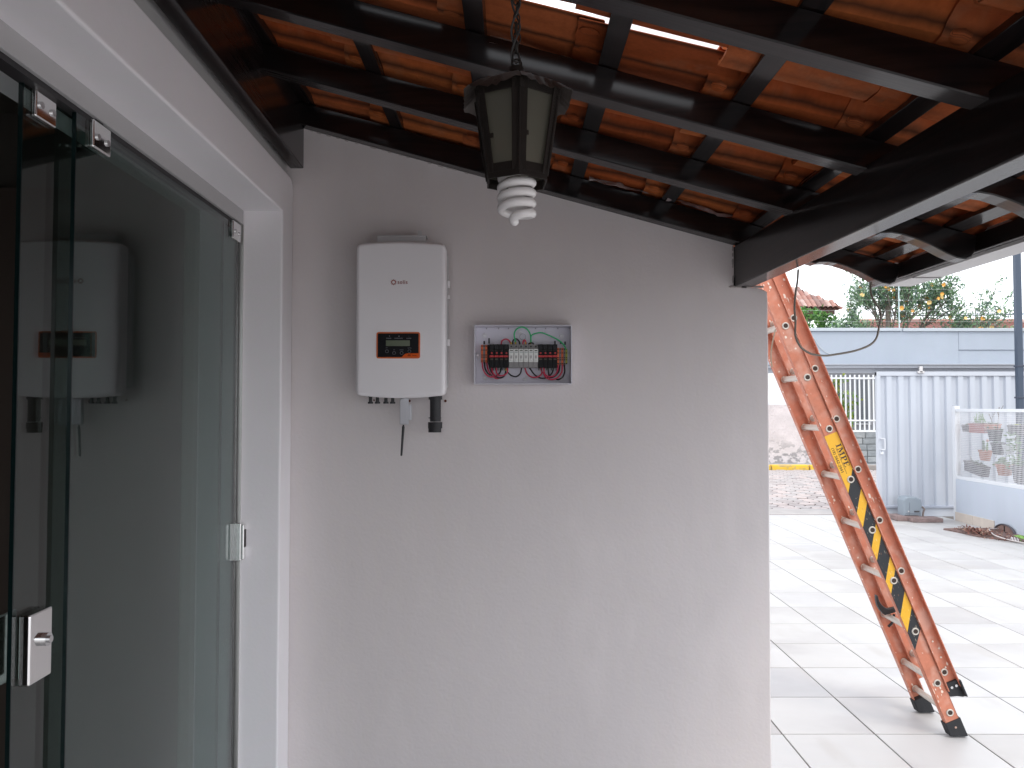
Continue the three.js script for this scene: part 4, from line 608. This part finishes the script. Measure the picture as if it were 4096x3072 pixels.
// ---------------------------------------------------------------- drain lid, soil, litter, hose
{
  const o = thing('drain_lid', 'half buried round drain lid leaning on the low wall', 'drain lid', [5.872, 0.0, -9.02], null, -Math.PI / 2 + 0.05); 
  const ringG = new THREE.TorusGeometry(0.17, 0.014, 8, 32, Math.PI).scale(1, 0.62, 1); part('rim', ringG, plain(0.11, 0.1, 0.115, 0.6, { metalness: 0.4 }), o);
  const disc = new THREE.Shape(); disc.absellipse(0, 0, 0.165, 0.1, 0, Math.PI); part('plate', uvm(ext(disc, 0.02, 0).translate(0, 0, -0.02)), M({ map: tex(128, 128, 0.3, 0.3, (u, v) => sc([0.24, 0.15, 0.13], 0.6 + 0.7 * fbm(u, v, 6, 6, 4, 931))), roughness: 0.9 }), o);
  part('grip', rb(0.008, 0.075, 0.012, 0.0, 0.05, 0.004, 0.002), plain(0.03, 0.025, 0.025, 0.7), o);
  const sg = new THREE.Shape([[5.30, -9.27], [5.9, -9.3], [5.9, -8.2], [5.62, -8.42], [5.4, -8.75], [5.34, -9.1]].map(p => new THREE.Vector2(p[0], -p[1])));
  struct('soil', uvm(new THREE.ExtrudeGeometry(sg, { depth: 0.02, bevelEnabled: true, bevelSize: 0.01, bevelThickness: 0.006, bevelSegments: 1 }).rotateX(-Math.PI / 2).translate(0, -0.004, 0)), M({ map: tex(256, 256, 0.6, 0.6, (u, v) => sc([0.2, 0.13, 0.115], 0.45 + fbm(u, v, 10, 10, 5, 941))), bumpMap: clayBump, bumpScale: 0.012, roughness: 1 }));
  const lg = new THREE.CircleGeometry(0.022, 6).scale(1, 0.32, 1).rotateX(-Math.PI / 2), n = 420, im = new THREE.InstancedMesh(lg, M({ roughness: 0.9, side: THREE.DoubleSide }), n), q = new THREE.Object3D(), c = new THREE.Color();
  im.name = 'leaf_litter'; im.userData = { kind: 'stuff', label: 'heap of dry brown leaves on the soil strip', category: 'leaf litter' };
  for (let i = 0; i < n; i++) { const heap = rnd() < 0.7, x = heap ? 5.48 + (rnd() + rnd() - 1) * 0.14 : rr(5.33, 5.85), z = heap ? -8.92 + (rnd() + rnd() - 1) * 0.3 : rr(-9.25, -8.4); q.position.set(x, 0.022 + (heap ? rr(0, 0.05) : 0.004), z); q.rotation.set(rr(-.7, .7), rr(0, 6.3), rr(-.7, .7)); q.scale.setScalar(rr(0.6, 1.3)); q.updateMatrix(); im.setMatrixAt(i, q.matrix); im.setColorAt(i, c.setRGB(...sc(rnd() < 0.6 ? [0.2, 0.08, 0.06] : [0.32, 0.2, 0.15], rr(0.6, 1.3)))); }
  im.castShadow = im.receiveShadow = true; scene.add(im);
  const sp = thing('seedling', 'bright green seedling growing at the edge of the soil by the frame edge', 'plant', [5.62, 0.02, -8.36]);
  parts('leaf', Array.from({ length: 9 }, (_, k) => new THREE.SphereGeometry(0.022, 8, 6).scale(1, 0.35, 1.2).rotateZ(rr(-.6, .6)).translate(Math.cos(k * 2.4) * 0.012 * Math.sqrt(k), 0.045 + 0.006 * (k % 3), Math.sin(k * 2.4) * 0.016 * Math.sqrt(k) * 1.4)), plain(0.2, 0.36, 0.08, 0.6), sp); part('stem', [rod([0, 0, 0], [0, 0.05, 0], 0.004, 6)], plain(0.2, 0.35, 0.1, 0.7), sp);
  tag(part(nm('thin_hose'), tube([[5.86, 0.04, -9.12], [5.7, 0.05, -9.03], [5.6, 0.05, -8.85], [5.5, 0.045, -8.62], [5.52, 0.03, -8.45], [5.62, 0.02, -8.2], [5.75, 0.015, -7.9]], 0.0065, 60, 7), plain(0.55, 0.5, 0.48, 0.5), scene), 'thin pale hose lying across the soil strip', 'hose');
  tag(part(nm('hose_coil'), [0, 1, 2].map(k => new THREE.TorusGeometry(0.035, 0.006, 6, 18, Math.PI).rotateY(1.2).translate(5.56 + k * 0.018, 0.02, -8.42 + k * 0.02)), plain(0.6, 0.56, 0.58, 0.5), scene), 'small pale coil of tubing beside the seedling', 'tubing');
}

// ---------------------------------------------------------------- across the street
{
  const rough = M({ map: tex(512, 512, 2.4, 1.6, (u, v) => { const a = fbm(u, v, 8, 8, 5, 951), st = sst(0.5, 0.1, v) * sst(0.45, 0.62, fbm(u, v, 20, 20, 4, 961)); return mixc(sc([0.74, 0.67, 0.665], 0.84 + 0.3 * a), [0.25, 0.24, 0.24], 0.75 * st); }), bumpMap: clayBump, bumpScale: 0.02, roughness: 0.95 });
  const w = thing('plastered_wall', 'white wall with rough pinkish plaster base across the street', 'wall');
  part('upper_coat', rb(6, 1.4, 0.2, 5.5, 2.27, -20.35, 0.01), whitePaint, w); part('rough_base', uvm(new THREE.BoxGeometry(6, 1.6, 0.22).translate(5.5, 0.77, -20.35)), rough, w);
  const f = thing('bar_fence', 'white vertical bar fence on a grey stone base across the street', 'fence', [8.45, 0, -20.3]);
  for (let k = 0; k < 28; k++) { const m = part('bar', rb(0.036, 1.5, 0.03, 0, 1.63, 0, 0.004, 'y', 1), whitePaint, f); m.position.x = 0.05 + k * 0.125; }
  parts('cross_rail', [rb(3.8, 0.04, 0.05, 1.8, 2.29, 0.01, 0.004), rb(3.8, 0.04, 0.05, 1.8, 1.15, 0.01, 0.004), rb(3.8, 0.05, 0.2, 1.8, 0.865, 0, 0.004)], whitePaint, f);
  part('mortar', bx(4, 0.8, 0.2, 1.85, 0.43, -0.03), plain(0.2, 0.2, 0.2, 0.95), f);
  const st = tex(128, 128, 0.7, 0.4, (u, v) => sc([0.34, 0.355, 0.36], 0.7 + 0.5 * fbm(u, v, 6, 8, 4, 971))), sm = [[1, 1, 1], [0.8, 0.82, 0.84], [1.12, 1.08, 1.02]].map(c => M({ map: st, color: lin(...c), roughness: 0.9, bumpMap: clayBump, bumpScale: 0.01 }));
  for (let r = 0; r < 5; r++) for (let x = -0.1 - (r % 2) * 0.2; x < 3.7;) { const L = rr(0.38, 0.7); part('stone', rb(L - 0.012, 0.152, 0.2, x + L / 2, 0.11 + r * 0.163, rr(-.008, .008), 0.01, 'x', 1), sm[Math.floor(rnd() * 3)], f); x += L; }
  const hb = thing('grey_house', 'grey house front with tall windows behind the bar fence', 'house'); part('wall', rb(5, 4, 0.3, 11, 1.6, -24, 0.01), M({ map: whiteMap, color: lin(0.3, 0.31, 0.33), roughness: 0.85 }), hb);
  for (let k = 0; k < 4; k++) { const fr = part('window', rb(0.5, 1.5, 0.08, 9.4 + k * 0.85, 1.7, -23.83, 0.004), plain(0.5, 0.5, 0.52, 0.5), hb); part('pane', bx(0.4, 1.36, 0.02, 9.4 + k * 0.85, 1.7, -23.78), plain(0.12, 0.13, 0.15, 0.1), fr); }

  // house with the hipped clay roof
  const h = thing('hipped_house', 'white house with a hipped clay tile roof above the street wall', 'house');
  part('wall', rb(6, 5.1, 5, 7.45, 2.36, -29.2, 0.02), MT.white, h); part('soffit', rb(7.2, 0.2, 6, 7.6, 4.83, -29.0, 0.01), plain(0.07, 0.035, 0.025, 0.7), h);
  const tile = (() => { const g = new THREE.CylinderGeometry(0.1, 0.085, 0.46, 10, 1, true, -Math.PI / 2, Math.PI); return uvm(g); })(), tmat = MT.clayOld.map(m => { const q = m.clone(); q.side = THREE.DoubleSide; return q; });
  const slope = Math.atan(0.72), E = [11.3, 4.96, -26];
  part('roof_deck', (() => { const g = new THREE.BufferGeometry(); const y = d => 4.9 + 0.72 * d; g.setAttribute('position', new THREE.Float32BufferAttribute([4, y(0), -26, 11.3, y(0), -26, 8.3, y(3), -29, 4, y(0), -26, 8.3, y(3), -29, 4, y(3), -29, 11.3, y(0), -26, 11.3, y(0), -32, 8.3, y(3), -29], 3)); g.computeVertexNormals(); return uvm(g); })(), MT.clayOld[1], h);
  for (let r = 0; r < 8; r++) for (let c = 0; c < 19; c++) {
    const x = 11.18 - c * 0.17, d = r * 0.27 + 0.12; if (x > 11.32 - d) continue; if (x < 9.0 - r * 0.25) continue;
    for (const up of [1, 0]) { if (!up && r > 3) continue; const m = part('roof_tile', tile, tmat[Math.floor(rnd() * 4)], h); m.position.set(x + (up ? 0 : 0.085) + rr(-.008, .008), 4.93 + 0.72 * d + (up ? 0.05 : 0.06), -26 - d); m.rotation.set(-(Math.PI / 2 - slope) + rr(-.02, .02), 0, rr(-.03, .03)); m.rotation.order = 'XYZ'; if (!up) m.rotation.x += Math.PI, m.rotation.y = 0; }
  }
  for (let k = 0; k < 8; k++) { const m = part('ridge_tile', tile, tmat[k % 4], h); const d = 0.1 + k * 0.24; m.position.set(11.35 - d, 5.02 + 0.72 * d, -26 - d); m.lookAt(11.35 - d - 1, 5.02 + 0.72 * (d + 1), -26 - d - 1); m.rotateX(Math.PI / 2); m.scale.setScalar(1.15); }
  // low red roof far right
  const d = thing('distant_house', 'long low red tiled roof far behind the flowering tree', 'house'); part('wall', rb(9, 4.6, 5, 20, 2.25, -35, 0.02), MT.white, d);
  const rows = []; for (let r = 0; r < 7; r++) for (let k = 0; k < 44; k++) rows.push(new THREE.CylinderGeometry(0.11, 0.1, 0.4, 6, 1, false, -Math.PI / 2, Math.PI).rotateX(-Math.PI / 2 + 0.35).translate(15.6 + k * 0.2 + rr(-.01, .01), 4.5 + r * 0.125 + rr(-.01, .01), -32 - r * 0.34));
  part('tile_rows', rows.map(g => uvm(g)), plain(0.2, 0.085, 0.07, 0.9), d).userData.kind = 'stuff'; for (let k = 0; k < 12; k++) part('ridge_tile', uvm(new THREE.CylinderGeometry(0.13, 0.15, 0.75, 8).rotateZ(Math.PI / 2).translate(16 + k * 0.72, 5.38, -34.1)), MT.clayOld[k % 4], d);
  // overhead lines
  for (const [y0, y1, z, lb] of [[5.28, 5.36, -30.5, 'upper thin overhead line crossing the sky at right'], [4.98, 5.2, -29, 'lower thicker overhead line just above the far red roof']]) { const p = []; for (let k = 0; k <= 10; k++) p.push([14 + k, y0 + (y1 - y0) * k / 10 + 0.012 * (k - 5) ** 2 * 0.3, z]); tag(part(nm('overhead_line'), tube(p, y0 > 5.1 ? 0.012 : 0.025, 30, 5), plain(0.1, 0.13, 0.16, 0.7), scene), lb, 'power line'); }
}
// ---------------------------------------------------------------- plants across the street
function leafCloud(name, parent, centres, per, spread, size, cols, aspect = 0.28) {
  const g = new THREE.BufferGeometry(); g.setAttribute('position', new THREE.Float32BufferAttribute([0, 0, 0, 0.5 * aspect * 2, 0.5, 0.06, 0, 1, 0, 0, 0, 0, 0, 1, 0, -0.5 * aspect * 2, 0.5, 0.06], 3)); g.computeVertexNormals(); uvm(g);
  const n = centres.length * per, im = new THREE.InstancedMesh(g, M({ roughness: 0.65, side: THREE.DoubleSide, transmission: 0.3, thickness: 0 }), n), q = new THREE.Object3D(), c = new THREE.Color();
  let i = 0; for (const p of centres) { const b = rr(0.65, 1.3); for (let k = 0; k < per; k++) { q.position.set(p[0] + (rnd() + rnd() - 1) * spread, p[1] + (rnd() + rnd() - 1) * spread, p[2] + (rnd() + rnd() - 1) * spread); q.rotation.set(rr(-1.4, 1.4), rr(0, 6.3), rr(-1.4, 1.4)); q.scale.setScalar(size * rr(0.6, 1.3)); q.updateMatrix(); im.setMatrixAt(i, q.matrix); const cc = cols[Math.floor(rnd() * cols.length)]; im.setColorAt(i++, c.setRGB(cc[0] * b, cc[1] * b, cc[2] * b)); } }
  im.name = name; im.userData.kind = 'stuff'; im.castShadow = im.receiveShadow = true; parent.add(im); return im;
}
{
  seed = 4242;
  const bark = M({ map: tex(128, 256, 0.4, 1, (u, v) => sc([0.2, 0.17, 0.145], 0.6 + 0.7 * fbm(u, v, 10, 6, 4, 981))), roughness: 0.95, bumpMap: clayBump, bumpScale: 0.01 });
  const o = thing('flowering_tree', 'airy green tree dotted with yellow orange trumpet flowers above the street wall', 'tree', [11.3, 0, -22]);
  const trunkG = [new THREE.TubeGeometry(new THREE.CatmullRomCurve3([V(0, -0.1, 0), V(-0.1, 1.4, 0), V(-0.3, 2.6, 0.1), V(-0.32, 4.7, 0.1)]), 16, 0.075, 8)];
  const tips = [], twigs = [];
  const grow = (p, dir, L, r, lvl) => {
    const q = p.clone().addScaledVector(dir, L * 0.5).add(V(rr(-.06, .06), rr(0, .06), rr(-.06, .06))), e = p.clone().addScaledVector(dir, L).add(V(0, 0.06, 0));
    twigs.push(new THREE.TubeGeometry(new THREE.CatmullRomCurve3([p, q, e]), 5, r, 4));
    if (lvl >= 1) for (let k = 0; k < (lvl === 2 ? 4 : 2); k++) { const t = (k + 1) / 4.2; tips.push(p.clone().lerp(e, Math.min(1, t + 0.2)).toArray()); }
    if (lvl === 2) { tips.push(e.toArray()); return; }
    const n = lvl === 0 ? 5 : 4; for (let k = 0; k < n; k++) grow(p.clone().lerp(e, rr(0.35, 1)), dir.clone().add(V(rr(-.75, .75), rr(-.35, .5), rr(-.6, .6))).normalize(), L * rr(0.5, 0.72), r * 0.55, lvl + 1);
  };
  for (const [x, y, z, dx, dy, L] of [[-0.3, 2.8, 0.1, -0.8, 0.75, 1.1], [-0.3, 3.2, 0.1, -0.45, 1, 1.3], [-0.3, 3.4, 0.1, 0.1, 1, 1.3], [-0.2, 3.0, 0, 0.5, 1, 1.35], [-0.1, 3.0, 0, 0.95, 0.85, 1.5], [0, 2.8, 0, 1, 0.45, 1.6], [0.2, 2.7, 0, 1, 0.28, 1.9], [-0.3, 2.9, 0.1, -1, 0.4, 1.05], [0.3, 3.3, 0, 0.7, 0.95, 1.3], [0, 3.2, 0.3, 0.25, 0.7, 1.1], [-0.2, 3.4, -0.2, -0.2, 0.7, 1.0]]) grow(V(x, y, z), V(dx, dy, rr(-.3, .3)).normalize(), L, 0.026, 0);
  for (let k = 0; k < 90; k++) tips.push([rr(-1.5, 2.1), rr(2.6, 3.9) + 0.1 * Math.sin(k), rr(-0.7, 0.7)]);
  part('trunk', trunkG, bark, o); stuff('branches', twigs, bark, o);
  leafCloud('crown', o, tips, 10, 0.2, 0.12, [[0.11, 0.21, 0.11], [0.16, 0.29, 0.14], [0.22, 0.37, 0.18], [0.1, 0.17, 0.15], [0.3, 0.4, 0.28]], 0.17);
  const fm = [plain(0.85, 0.44, 0.1, 0.6, { side: THREE.DoubleSide }), plain(0.82, 0.6, 0.25, 0.6, { side: THREE.DoubleSide })], fg = mergeGeometries([0, 1, 2, 3, 4].map(k => new THREE.CircleGeometry(0.042, 7).translate(0.04, 0, 0).rotateY(-0.5).rotateZ(k * 1.2566)).concat([new THREE.ConeGeometry(0.035, 0.1, 7, 1, true).rotateX(-Math.PI / 2).translate(0, 0, -0.05)]));
  const tp = tips.filter(p => p[1] > 3.5); for (let k = 0; k < 46; k++) { const p = tp[Math.floor(rnd() * tp.length)], m = part('flower', fg, fm[k % 3 === 0 ? 1 : 0], o); m.position.set(p[0] + rr(-.1, .1), p[1] + rr(-.1, .1), p[2] + 0.25); m.rotation.set(rr(-.5, .5), rr(-.7, .5), rr(0, 3)); m.scale.setScalar(rr(0.65, 1.0)); }
  const b = thing('green_shrub', 'light green shrub beside the hipped house behind the street wall', 'shrub', [9.85, 0, -24]); part('stem', [rod([0, 0, 0], [0, 3.8, 0], 0.05, 8)], bark, b);
  const bc = []; for (let k = 0; k < 60; k++) { const x = rr(-.6, .55); bc.push([x, rr(3.4, 4.75 - 0.55 * (x + 0.5)), rr(-.4, .4)]); } leafCloud('crown', b, bc, 24, 0.16, 0.13, [[0.12, 0.28, 0.06], [0.18, 0.38, 0.08], [0.08, 0.2, 0.06]], 0.3);
  const y = thing('garden_bush', 'yellow green bush growing behind the white bar fence', 'bush', [9.15, 0, -20.9]); part('stem', [rod([0, 0, 0], [0, 1.8, 0], 0.03, 6)], bark, y);
  const yc = []; for (let k = 0; k < 40; k++) yc.push([rr(-.4, .4), rr(0.9, 2.25), rr(-.2, .2)]); leafCloud('crown', y, yc, 14, 0.16, 0.13, [[0.35, 0.4, 0.06], [0.14, 0.28, 0.05], [0.22, 0.34, 0.08]], 0.3);
}

renderer.render(scene, camera);
